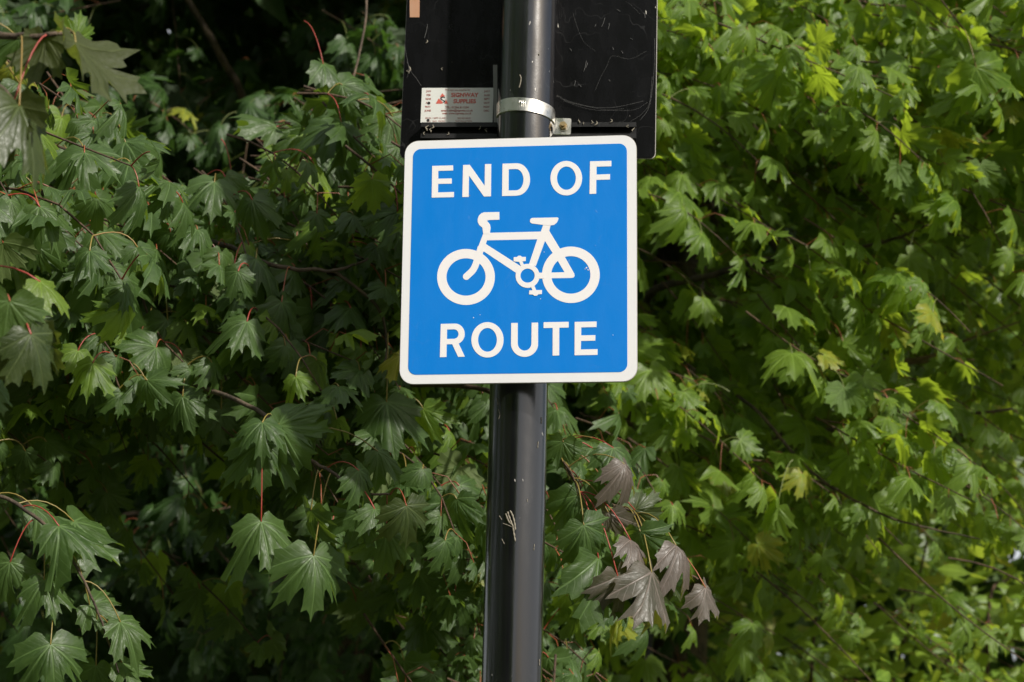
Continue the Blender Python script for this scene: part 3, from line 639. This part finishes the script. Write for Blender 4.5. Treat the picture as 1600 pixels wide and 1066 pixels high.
HL = [  # base, tip, depth, dz, lean, roll, size factor
    ((408, 815), (432, 905), 2.56, -.05, .30, .15, .92, dict(stalk=(408, 700))), ((490, 868), (500, 960), 2.54, -.04, .45, .2, 1.0, {}), ((486, 797), (480, 872), 2.56, .02, .2, -.7, .95, dict(stalk=(497, 735))),
    ((410, 690), (408, 770), 2.6, -.03, .5, 0, 1.0, {}), ((410, 660), (412, 702), 2.58, -.04, .6, 0, 1.0, {}), ((436, 664), (530, 672), 2.62, -.03, .35, .1, .95, {}),
    ((604, 628), (618, 706), 2.9, -.05, .35, 0, 1.05, dict(stalk=(606, 520))), ((590, 705), (640, 745), 2.65, 0, .4, .2, 1, {}), ((560, 735), (600, 790), 2.55, 0, .5, .3, .95, {}),
    ((563, 800), (540, 870), 2.56, 0, .2, .1, .9, {}), ((585, 795), (610, 850), 2.54, -.02, .4, .6, .75, {}), ((604, 830), (600, 930), 2.65, 0, .1, .1, .85, {}),
    ((635, 790), (652, 870), 2.5, 0, .1, .5, .9, dict(mat='near')), ((238, 324), (302, 398), 2.98, -.03, .45, .25, 1.0, {}), ((335, 402), (372, 480), 2.95, -.03, .35, .3, 1.0, {}), ((400, 404), (452, 462), 2.92, -.02, .5, .4, .95, {}),
    ((160, 422), (240, 500), 2.85, 0, .3, .25, 1.05, {}), ((440, 472), (470, 545), 2.9, 0, .35, .5, .9, {}), ((262, 500), (272, 590), 2.95, -.03, .25, .0, 1.05, dict(stalk=(250, 425))), ((230, 505), (196, 572), 3.0, -.03, .3, -.2, 1.0, {}),
    ((148, 590), (172, 655), 2.95, -.02, .35, .1, 1.0, dict(stalk=(160, 500))), ((196, 222), (262, 222), 2.9, -.02, .5, 0, 1.0, {}), ((200, 300), (238, 355), 3.0, 0, .5, 0, 1.0, {}), ((110, 320), (150, 370), 2.95, -.02, .5, .1, 1.0, {}),
    ((285, 290), (330, 330), 3.05, 0, .55, .1, .9, {}), ((230, 415), (215, 480), 3.02, 0, .3, 0, .9, {}), ((30, 340), (60, 375), 2.8, 0, .5, 0, 1.0, {}), ((60, 385), (30, 440), 2.8, 0, .4, 0, 1.0, {}),
    ((16, 878), (6, 950), 2.6, -.02, .35, -.1, 1.0, dict(stalk=(52, 812))), ((69, 906), (92, 968), 2.6, -.03, .35, .2, 1.0, dict(stalk=(68, 850))), ((79, 1007), (90, 1080), 2.58, -.03, .45, 0, 1.15, dict(stalk=(82, 970))), ((55, 795), (80, 812), 2.65, 0, .6, 0, 2.0, {}),
    ((92, 822), (160, 872), 2.6, -.02, .5, .15, 1.0, {}), ((115, 815), (212, 895), 2.66, 0, .55, .4, .85, {}), ((188, 972), (232, 1022), 2.6, -.03, .4, .2, 1.0, {}), ((140, 945), (195, 965), 2.62, 0, .4, 0, 1.1, {}), ((190, 1035), (245, 1058), 2.62, 0, .6, 0, 1.0, {}), ((150, 1040), (140, 1085), 2.62, 0, .4, 0, 1.0, {}),
    ((432, 198), (364, 168), 3.3, -.02, .55, -.1, 1.0, {}), ((475, 198), (468, 160), 3.3, -.02, .4, .2, 1.2, {}), ((505, 100), (562, 148), 3.3, 0, .55, .3, 1.0, {}), ((520, 150), (562, 198), 3.3, 0, .5, .4, 1.0, {}),
    ((520, 245), (608, 288), 3.2, 0, .5, .2, .9, {}), ((535, 215), (575, 248), 3.25, 0, .5, .3, 1.0, {}), ((520, 315), (600, 335), 3.2, 0, .6, .2, .9, {}), ((365, 295), (400, 345), 3.3, 0, .4, -.2, .9, {}),
    ((420, 320), (455, 375), 3.25, 0, .5, .2, .9, {}), ((450, 318), (490, 352), 3.25, 0, .6, .2, .9, {}), ((490, 395), (545, 400), 3.1, 0, .6, .1, .9, {}), ((370, 365), (440, 385), 3.1, 0, .65, .1, .9, {}),
    # near, out of focus, top left and left edge
    ((70, 58), (58, 138), 1.80, .01, .0, -.25, 1.05, dict(mat='near', flip=True)), ((118, 66), (178, 190), 1.78, -.03, .1, 1.9, .85, dict(mat='near', flip=True)), ((118, 62), (130, 22), 1.85, 0, .3, .2, 1.2, dict(mat='leafB')), ((30, 165), (90, 300), 1.74, -.02, .2, 1.2, .85, dict(mat='near')),
    ((20, 165), (8, 300), 1.75, 0, .1, -.3, .8, dict(mat='near', flip=True)), ((30, 60), (-20, 100), 1.9, 0, .3, 0, 1, {}), ((30, 130), (95, 200), 1.95, 0, .5, .3, .9, {}), ((18, 108), (30, 160), 1.95, 0, .4, -.2, .9, {}),
    ((48, 522), (100, 650), 1.80, 0, .1, .7, .7, dict(mat='near')), ((40, 520), (60, 635), 1.84, 0, .0, -.3, .8, dict(mat='near', flip=True)), ((62, 440), (115, 480), 1.9, 0, .5, .6, 1.1, dict(mat='leafB')), ((15, 470), (0, 570), 1.8, 0, .2, 0, .9, {}), ((-10, 600), (12, 660), 1.85, 0, .5, .4, .9, {}),
    ((625, 556), (590, 575), 2.9, 0, .5, .2, 1.2, dict(mat='yellow')),
]
for b, t, dp, dz, ln, ro, k, kw in HL: hero(A, b, t, dp, dz, ln, ro, k, **kw)

def in_view(p, m=.12):
    x, y, z = proj(p); return z > .3 and -1600*m < x < 1600*(1+m) and -1066*m < y < 1066*(1+m)
def fill(tree, n, px, py, dp, accept, dirf, **kw):
    """sprays of leaves through a slab of the crown, thinned where the crown has gaps"""
    c = 0
    for _ in range(n*8):
        if c >= n: break
        x, y = random.uniform(*px), random.uniform(*py); z = dp[0]+(dp[1]-dp[0])*random.random()
        d_ = dirf(x, y); L_ = kw.get('length', .3)*random.uniform(.7, 1.25); x2, y2, _ = proj(at(x, y, z)+nrm(d_)*L_*.5+DN*L_*.08)
        if accept(x2, y2, z) < random.random(): continue
        c += 1; k0 = len(tree.leaves); tree.spray(at(x, y, z), d_, L_, **{k_: v_ for k_, v_ in kw.items() if k_ != 'length'})
        keep_ = []
        for l in tree.leaves[k0:]:
            lx_, ly_, _ = proj(l['p']+l['R'][:, 1]*l['s']*.5)
            if random.random() < max(.0, accept(lx_, ly_, z))**.5: keep_.append(l)
        tree.leaves[k0:] = keep_
def ell(x, y, cx, cy, rx, ry): return ((x-cx)/rx)**2+((y-cy)/ry)**2
g = lambda s: random.gauss(0, s)
def accA(x, y, z):
    v = 1.
    if x < 640:
        if ell(x, y, 320, 60, 215, 150) < 1 or ell(x, y, 350, 180, 120, 100) < 1 or (y < 75 and 150 < x < 640): v = 0
        if ell(x, y, 215, 745, 165, 70) < 1: v = min(v, .05)
        if ell(x, y, 350, 970, 165, 140) < 1 : v = .12
        if x < 330 and y > 780: v = min(v, .08)
        if x > 330 and y > 880: v = min(v, .10)
    return v
dirA = lambda x, y: np.array([.8+g(.3), -.3+g(.3), -.35+g(.25)])
fill(A, 110, (-260, 640), (200, 700), (2.95, 3.5), accA, dirA, length=.25, size=.066, droop=.60, flat=.35, gap=.046, stalk=.06)
fill(A, 130, (-260, 740), (90, 880), (3.4, 4.2), accA, dirA, length=.30, size=.070, droop=.55, flat=.4, gap=.046, stalk=.06)
fill(A, 46, (400, 640), (110, 580), (3.15, 3.7), accA, dirA, length=.24, size=.064, droop=.45, flat=.5, gap=.044, stalk=.06)
fill(A, 34, (540, 900), (620, 1080), (2.95, 3.8), lambda x, y, z: 1., dirA, length=.22, size=.066, droop=.6, flat=.4, gap=.044, stalk=.06)
fill(A, 12, (-240, 40), (0, 330), (2.3, 3.2), accA, dirA, length=.22, size=.066, droop=.5, flat=.4)

# ---- the brighter maple behind the post, spreading right
B = Tree('maple_tree', (.55, 6.6, 0), 'bright green maple behind the signs, its branches spreading down to the right of the post', 'tree', 'leafB', 'stalk_g')
B.branch([(.55, 6.6, -.05), (.53, 6.6, 1.5), (.6, 6.5, 3.0), (.5, 6.4, 5.2), (.6, 6.5, 8)], .16, .06, 'bark', 'trunk', 8, 14)
def brB(pts, r0, r1, **k): return B.branch(pts, r0, r1, **k)
brB([(.6, 6.5, 3.1), at(1010, 475, 5.2), at(1120, 428, 4.7), at(1220, 403, 4.5), at(1340, 388, 4.3), at(1400, 372, 4.2), at(1450, 352, 4.1)], .014, .002)
brB([(.55, 6.45, 3.9), at(1000, -40, 5.3), at(1110, 22, 5.0), at(1200, 62, 4.9), at(1310, 118, 4.8), at(1420, 165, 4.7)], .020, .003)
brB([(.55, 6.45, 4.2), at(1130, -90, 5.2), at(1220, 10, 4.9), at(1330, 55, 4.8), at(1400, 95, 4.7), at(1500, 150, 4.6)], .018, .003)
brB([(.6, 6.5, 2.9), at(1030, 560, 5.0), at(1110, 595, 4.5), at(1180, 640, 4.2), at(1265, 735, 4.0), at(1370, 800, 3.9), at(1450, 825, 3.85), at(1530, 842, 3.8)], .007, .0014)
brB([(.6, 6.5, 3.3), at(1060, 230, 5.4), at(1100, 170, 5.1), at(1150, 240, 5.0), at(1180, 330, 5.0), at(1230, 420, 5.0)], .03, .006)
brB([(.56, 6.45, 3.5), at(1070, 270, 6.0), at(1115, 360, 5.9), at(1145, 420, 5.8), at(1200, 430, 5.7)], .04, .012)
brB([(.6, 6.5, 2.8), at(1090, 520, 5.5), at(1250, 530, 5.1), at(1330, 552, 4.9), at(1410, 566, 4.8), at(1520, 562, 4.6)], .018, .003, mat='palewood')
brB([at(1395, 566, 4.8), at(1450, 558, 4.75), at(1500, 535, 4.7), at(1600, 500, 4.6)], .008, .002, mat='palewood')
brB([at(1170, 512, 4.9), at(1190, 490, 4.85), at(1205, 470, 4.8)], .005, .002, mat='palewood')
brB([(.55, 6.45, 2.6), at(980, 640, 5.2), at(1100, 690, 4.9), at(1230, 680, 4.6), at(1400, 660, 4.4), at(1580, 640, 4.2)], .016, .003)
brB([at(1190, 940, 6.2), at(1195, 870, 6.1), at(1200, 820, 6.1), at(1240, 760, 6.0)], .010, .005, mat='palewood')
# twig just right of the post with bronzed leaves
tw = A.branch([at(600, 600, 3.1), at(760, 610, 2.95), at(850, 685, 2.72), at(880, 725, 2.68), at(925, 780, 2.66), at(985, 797, 2.66), at(1005, 825, 2.66), at(1050, 880, 2.66), at(1090, 905, 2.66)], .0045, .0016, 'twig')
A.branch([at(862, 700, 2.70), at(890, 735, 2.64), at(905, 768, 2.62)], .0022, .0012, 'twig')
HR = [((903, 774), (905, 850), 2.62, -.02, .35, 0, 1.0, {}), ((880, 690), (868, 745), 2.66, 0, .3, 0, .9, {}), ((958, 700), (985, 738), 2.64, -.02, .55, .2, 1.3, {}), ((940, 745), (930, 790), 2.7, 0, .3, 0, 1, {}),
      ((975, 725), (1006, 790), 2.6, -.02, .25, .8, .85, dict(mat='bronze')), ((992, 797), (1046, 808), 2.68, 0, -.2, .2, .95, dict(mat='near')), ((950, 800), (935, 848), 2.6, 0, .3, -.1, 1.2, dict(mat='bronze')),
      ((912, 820), (948, 900), 2.56, 0, .3, .2, .9, {}), ((1000, 830), (1022, 905), 2.6, 0, .4, -.3, .85, {}), ((1035, 880), (1075, 950), 2.62, 0, .3, .9, .85, dict(mat='near')), ((965, 900), (985, 985), 2.55, 0, .25, .7, .85, dict(mat='bronze')), ((985, 844), (1030, 885), 2.58, -.02, .5, .9, 1.0, dict(mat='bronze')), ((1018, 894), (1060, 990), 2.56, -.02, .3, 1.1, 1.0, dict(mat='bronze')), ((1056, 852), (1108, 905), 2.6, -.02, .3, 1.4, .95, dict(mat='bronze')),
      ((1102, 918), (1136, 975), 2.6, 0, .3, .8, .9, dict(mat='bronze')), ((935, 872), (995, 992), 2.57, 0, .2, .9, .9, {}), ((935, 915), (948, 985), 2.7, 0, .4, 0, 1.0, {}), ((935, 850), (925, 900), 2.66, 0, .3, -.4, 1.0, {}),
      ((1010, 900), (1000, 960), 2.66, 0, .0, -.4, 1, dict(mat='near')), ((925, 700), (900, 690), 2.72, 0, .5, 0, 1.6, {})]
for b, t, dp, dz, ln, ro, k, kw in HR: hero(A, b, t, dp, dz, ln, ro, k, **kw)
for (x0, y0, x1, y1) in ((872, 690, 925, 684), (885, 730, 912, 762), (905, 745, 905, 775), (868, 700, 890, 750), (1030, 870, 1050, 852)):
    A.branch([at(x0, y0, 2.68), at((x0+x1)/2, (y0+y1)/2-6, 2.66), at(x1, y1, 2.64)], .0011, .0009, 'stalk', 'leaf_stalk', 4, 5)
hero(B, (1068, 612), (1108, 640), 3.9, 0, .5, .2, 1.0, stalk=(1140, 612)); hero(B, (1430, 758), (1440, 790), 3.8, 0, .4, 0, 1.0, stalk=(1460, 752)); hero(B, (1315, 795), (1320, 838), 3.8, 0, .35, 0, 1.0, stalk=(1305, 770))
hero(B, (1285, 870), (1300, 910), 3.8, 0, .4, 0, 1.0); hero(B, (1215, 790), (1180, 828), 3.7, 0, .4, -.3, 1.0, mat='leafB'); hero(B, (1520, 110), (1470, 40), 3.9, 0, .4, 0, 1.1, mat='leafB'); hero(B, (1525, 105), (1560, 170), 3.8, 0, .3, 0, 1.1, mat='leafB')
hero(B, (1480, 360), (1460, 330), 4.1, 0, .5, 0, 1.0, mat='leafB'); hero(B, (1420, 400), (1470, 450), 4.1, 0, .4, 0, 1.0); hero(B, (1345, 465), (1360, 530), 4.2, 0, .3, 0, 1.0, stalk=(1290, 425))
def accB(x, y, z):
    v = 1.
    if ell(x, y, 1190, 300, 120, 110) < 1: v = .25
    if ell(x, y, 1090, 400, 80, 90) < 1: v = .25
    if ell(x, y, 980, 960, 170, 110) < 1: v = .12
    if x > 1080 and y > 900-(x-1150)*.38: v = min(v, .08)
    if x > 1470 and y > 330: v = min(v, .22)
    return v
dirB = lambda x, y: np.array([.9+g(.22), -.25+g(.35), -.42+g(.16)])
fill(B, 270, (850, 1850), (-140, 1000), (3.9, 5.0), accB, dirB, length=.32, size=.072, droop=.36, flat=.72, stalk=.055, gap=.045)
fill(B, 380, (820, 1900), (-160, 1150), (5.0, 6.6), accB, dirB, length=.40, size=.080, droop=.36, flat=.70, stalk=.06, gap=.048)
fill(B, 60, (1300, 1900), (-150, 700), (4.6, 6.0), accB, dirB, length=.38, size=.072, droop=.4, flat=.5)

# ---- the deep, shaded maple behind on the left; unseen leaves are added overhead for shade
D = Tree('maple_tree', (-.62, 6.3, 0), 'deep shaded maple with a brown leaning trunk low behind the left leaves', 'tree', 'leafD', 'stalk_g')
D.branch([(-.95, 6.3, -.05), at(505, 1180, 6.3), at(545, 960, 6.3), at(585, 860, 6.3), at(560, 500, 6.4), at(520, 100, 6.9), at(470, -500, 7.2)], .13, .05, 'bark', 'trunk', 8, 14)
D.branch([at(565, 800, 6.3), at(480, 520, 6.0), at(420, 250, 5.8), at(330, 60, 5.6), at(200, -150, 5.6)], .022, .008)
D.branch([at(560, 500, 6.4), at(400, 380, 6.3), at(220, 260, 6.2), at(20, 120, 6.0)], .04, .012)
D.branch([at(580, 880, 6.3), at(430, 820, 6.0), at(250, 800, 5.6), at(60, 830, 5.6)], .015, .005)
dirD = lambda x, y: np.array([g(.8), -.4+g(.4), -.4+g(.3)])
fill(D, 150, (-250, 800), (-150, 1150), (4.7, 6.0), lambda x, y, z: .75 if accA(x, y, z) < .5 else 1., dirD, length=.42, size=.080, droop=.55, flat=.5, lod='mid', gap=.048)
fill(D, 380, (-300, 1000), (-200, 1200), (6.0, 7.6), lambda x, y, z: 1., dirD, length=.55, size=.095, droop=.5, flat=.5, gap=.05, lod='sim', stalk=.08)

def scatter(tree, n, box_, size, lod='sim', mat=None, flat=.6, droop=.3, ok=None):
    (x0, x1), (y0, y1), (z0, z1) = box_; c = 0
    while c < n:
        p = np.array([random.uniform(x0, x1), random.uniform(y0, y1), random.uniform(z0, z1)])
        if ok and not ok(p): c += .2; continue
        c += 1
        f = nrm([g(1), g(1), -droop*2+g(.4)]); nn = nrm(UP*flat+LIGHT*(1-flat)+np.array([g(.35), g(.35), g(.35)]))
        tree.leaf(p, f, nn, size*random.uniform(.7, 1.3), None, mat, lod=lod)
def off_view(p):
    x, y, z = proj(p); return z < .2 or x < -260 or x > 1860 or y < -60 or y > 1126
# unseen crown leaves added to shade the foliage and darken the post's left
def above(p):
    x, y, z = proj(p); return z > .5 and y < -110 and not (p[0] > .2 and y > -500 and p[1] < 4)
scatter(D, 8000, ((-4.8, 1.0), (4.3, 8.6), (3.3, 6.6)), .15, ok=above)
scatter(A, 2600, ((-5.0, -1.5), (-1.5, 3.6), (.9, 5.0)), .15, ok=lambda p: off_view(p) and p[0] < -1.45-.12*abs(p[1]-1))
scatter(B, 2200, ((-.3, 3.6), (4.2, 8.0), (3.3, 6.5)), .14, ok=lambda p: proj(p)[1] < -110 and proj(p)[2] > 1)  # unseen canopy added to darken the upper right

BT = Tree('roadside_tree', (-3.2, -5.0, 0), 'leafy tree across the path on the left, only mirrored in the glossy post', 'tree', 'wood_leaf', 'stalk_g')
BT.branch([(-3.2, -5.0, -.05), (-3.1, -5.0, 2), (-3.2, -4.9, 5.5)], .16, .06, 'bark', 'trunk', 8, 12)
scatter(BT, 8500, ((-7.5, -.1), (-6.6, -3.0), (.7, 6.4)), .19, flat=.4)
# ---- far trees and the shrub, lower right
E_ = Tree('woodland_tree', (1.2, 11.5, 0), 'far tree closing the view behind the maples, out of focus', 'tree', 'wood_leaf', 'stalk_g')
E_.branch([(1.2, 11.5, -.05), (1.3, 11.4, 2), (1.1, 11.5, 5), (1.2, 11.4, 9)], .2, .07, 'bark', 'trunk', 8, 12)
for k in range(6): E_.branch([(1.2, 11.45, 1.8+k*.9), (1.2+(-1)**k*1.2, 11+g(.3), 2.6+k*.9), (1.2+(-1)**k*2.6, 10.6+g(.5), 3+k*.9)], .06, .02)
scatter(E_, 16000, ((-5.5, 5.5), (9.0, 12.5), (.8, 8.2)), .19, lod='sim', flat=.35)
scatter(E_, 9000, ((-7.0, 7.0), (12.6, 14.5), (.8, 9.5)), .24, lod='sim', flat=.3)
Sh = Tree('elder_shrub', (2.6, 6.9, 0), 'bright yellow green small leaved shrub low at the right edge, out of focus', 'shrub', 'shrub', 'stalk_g')
for k in range(9):
    bx_ = 1.0+.28*k
    Sh.branch([(2.1+g(.3), 7.0, -.02), (1.2+.3*k, 6.9+g(.2), .9), (bx_, 6.7+g(.2), 2.0+g(.2)), (bx_+.15, 6.5, 2.7+g(.2))], .012, .004, 'twig', 'stem')
def shr(p):
    x, y, z = proj(p); return not off_view(p) and (y > 840-(x-1150)*.5 + 60*math.sin(x*.013) or x > 1460) and y > 250 and x > 1080+g(40)
scatter(Sh, 8000, ((.6, 4.1), (5.2, 8.2), (1.0, 4.4)), .075, lod='ova', flat=.25, droop=.2, ok=shr)

# ------------------------------------------------------------------ which leaves show largest
TREES = [A, B, D, E_, Sh, BT]
# small gaps in the crowns where the sky shows through
GAPS = [(1594, 868, 10, 2), (1586, 1018, 15, 2), (1585, 60, 7, 2), (1500, 12, 6, 2), (1560, 905, 3, 2), (1034, 406, 12, 2), (1125, 328, 6, 2), (1113, 320, 5, 2), (272, 35, 6, 2), (500, 264, 8, 2), (425, 285, 5, 2), (310, 316, 5, 2), (477, 30, 5, 2), (365, 192, 6, 2), (497, 118, 7, 2), (1345, 330, 5, 2)]
for t_ in TREES:
    kp = []
    for l in t_.leaves:
        x, y, z = proj(l['p']+l['R'][:, 1]*l['s']*.42)
        if z > 3.2 and not l['keep'] and any((x-gx)**2+(y-gy)**2 < (gr+l['s']*F_PX/z*.36)**2 for gx, gy, gr, _ in GAPS): continue
        kp.append(l)
    t_.leaves = kp
W_, H_ = 200, 134
own = -np.ones((H_, W_), int); allL = [(t_, l) for t_ in TREES for l in t_.leaves]
for l in allL:
    x, y, z = proj(l[1]['p']+l[1]['R'][:, 1]*l[1]['s']*.45); l[1]['x'], l[1]['y'], l[1]['z'] = x, y, z
order = sorted((i for i in range(len(allL)) if allL[i][1]['z'] > .3 and -80 < allL[i][1]['x'] < 1680 and -80 < allL[i][1]['y'] < 1146), key=lambda i: allL[i][1]['z'])
yy, xx = np.mgrid[0:H_, 0:W_]; own[(xx*8 > 630) & (xx*8 < 1020) & (yy*8 < 240)] = -2; own[(xx*8 > 628) & (xx*8 < 995) & (yy*8 < 600)] = -2; own[(xx*8 > 758) & (xx*8 < 855)] = -2
for i in order:
    l = allL[i][1]; R_ = max(.6, l['s']*F_PX/l['z']*.40/8*(.45+.55*abs(l['R'][:, 2]@nrm(EYE-l['p'])))); cx, cy = l['x']/8, l['y']/8
    a0, a1, b0, b1 = max(0, int(cx-R_)), min(W_, int(cx+R_)+2), max(0, int(cy-R_)), min(H_, int(cy+R_)+2)
    if a0 >= a1 or b0 >= b1: l['sc'] = 0; continue
    sub = own[b0:b1, a0:a1]; m_ = ((xx[b0:b1, a0:a1]-cx)**2+(yy[b0:b1, a0:a1]-cy)**2 < R_*R_) & (sub == -1); l['sc'] = int(m_.sum()); sub[m_] = i
_cache = {}
def leaf_mesh(v, mat):
    k = (v % NV, mat)
    if k not in _cache:
        P3, T, uv = HI[v % NV]; _cache[k] = np_mesh('leaf', P3, T, M[mat], uv=uv)
    return _cache[k]
tot = 0
for tr in TREES:
    near = sorted((l for l in tr.leaves if (l.get('sc', 0) >= 1 or l['keep']) and l['lod'] == 'mid'), key=lambda l: (-l['keep'], -l.get('sc', 0)))[:300]
    if tr in (E_, Sh, BT): near = []
    ids = set(id(l) for l in near)
    for l in near:
        mat = l['m'] or tr.lm; o = bpy.data.objects.new('leaf', leaf_mesh(l['v'], mat)); COL.objects.link(o); o.parent = tr.root
        Mx = Matrix.Identity(4)
        for r_i in range(3):
            for c_i in range(3): Mx[r_i][c_i] = l['R'][r_i, c_i]*l['s']
            Mx[r_i][3] = l['p'][r_i]-tr.root.location[r_i]
        o.matrix_local = Mx
        if l['m'] == 'bronze': o['label'] = 'bronze purple maple leaf'
        if l['st'] is not None:
            q0, q1, q2 = l['st']; P = [(1-t_)**2*q0+2*t_*(1-t_)*(2*q1-.5*(q0+q2))+t_*t_*q2 for t_ in np.linspace(0, 1, 7)]
            P = [(p-l['p'])@l['R']/l['s'] for p in P]; rr = .00105/l['s']
            V, T = tube_np(P, [rr*1.2]+[rr*.85]*5+[rr], 5); so_ = bpy.data.objects.new('leaf_stalk', np_mesh('leaf_stalk', V, T, M[tr.sm])); COL.objects.link(so_); so_.parent = o
    rest = {}
    for l in tr.leaves:
        if id(l) in ids: continue
        rest.setdefault(l['m'] or tr.lm, []).append(l)
    for mat, ls in rest.items():
        VV, TT, UV, RR = [], [], [], []; base = 0
        by = {}
        for l in ls:
            S_ = LOD[l['lod']]; by.setdefault((l['lod'], l['v'] % len(S_)), []).append(l)
        for (ld, vi), g_ in by.items():
            P3, T, uv = LOD[ld][vi]; R = np.array([l['R']*l['s'] for l in g_]); p = np.array([l['p'] for l in g_])-np.array(tr.root.location)
            W = np.einsum('nij,kj->nki', R, P3)+p[:, None, :]; k = len(P3)
            VV.append(W.reshape(-1, 3)); TT.append((T[None]+(np.arange(len(g_))*k)[:, None, None]+base).reshape(-1, 3)); UV.append(np.tile(uv, (len(g_), 1))); RR.append(np.repeat([l['rnd'] for l in g_], k)); base += k*len(g_)
        T_ = np.concatenate(TT); tot += len(T_)
        o = link('foliage', np_mesh('foliage', np.concatenate(VV), T_, M[mat], uv=np.concatenate(UV), rnd=np.concatenate(RR)), tr.root, local=True); o['kind'] = 'stuff'
    # stalks and twigs of the rest, joined
    VV, TT = [], []; base = 0
    for l in tr.leaves:
        if id(l) in ids or l['st'] is None or l['lod'] == 'sim': continue
        q0, q1, q2 = l['st']; P = [q0, q1, q2]; V, T = tube_np(P, [.0011, .0008, .001], 3); VV.append(V); TT.append(T+base); base += len(V)
    if VV:
        o = link('leaf_stalk_mass', np_mesh('leaf_stalk_mass', np.concatenate(VV), np.concatenate(TT), M[tr.sm]), tr.root); o['kind'] = 'stuff'; tot += len(np.concatenate(TT))
    near_t = sorted(tr.twigs, key=lambda t_: (0 if in_view(t_[0][0], 0) else 1, proj(t_[0][0])[2]))
    VV, TT = [], []; base = 0
    for k, (P, r_, ld) in enumerate(near_t):
        if k < 120 and ld == 'mid':
            V, T = tube_np(P, np.linspace(r_, r_*.5, len(P)), 6); link('twig', np_mesh('twig', V, T, M['twig']), tr.root)
        else:
            V, T = tube_np(P, np.linspace(r_, r_*.5, len(P)), 4); VV.append(V); TT.append(T+base); base += len(V)
    if VV: o = link('twig_mass', np_mesh('twig_mass', np.concatenate(VV), np.concatenate(TT), M['twig']), tr.root); o['kind'] = 'stuff'
    print(tr.root.name, len(tr.leaves), len(near))
print('tris', tot)
# a second post far behind, low to the right of the signs
p2 = at(1008, 1000, 5.6); V, Fc = cyl(p2[0], p2[1], 0, at(1008, 905, 5.6)[2], .024, .024, 24)
fp = empty('distant_post', (p2[0], p2[1], 0)); tag(fp, 'thin dark post among the leaves, low to the right behind the bronze leaves', 'post')
link('pole', autosmooth(mesh('pole', V, Fc, M['rail'])), fp)
V, Fc = cyl(p2[0], p2[1], at(1008, 905, 5.6)[2]+.001, at(1008, 902, 5.6)[2]+.01, .026, .018, 24); link('cap', autosmooth(mesh('cap', V, Fc, M['rail'])), fp)
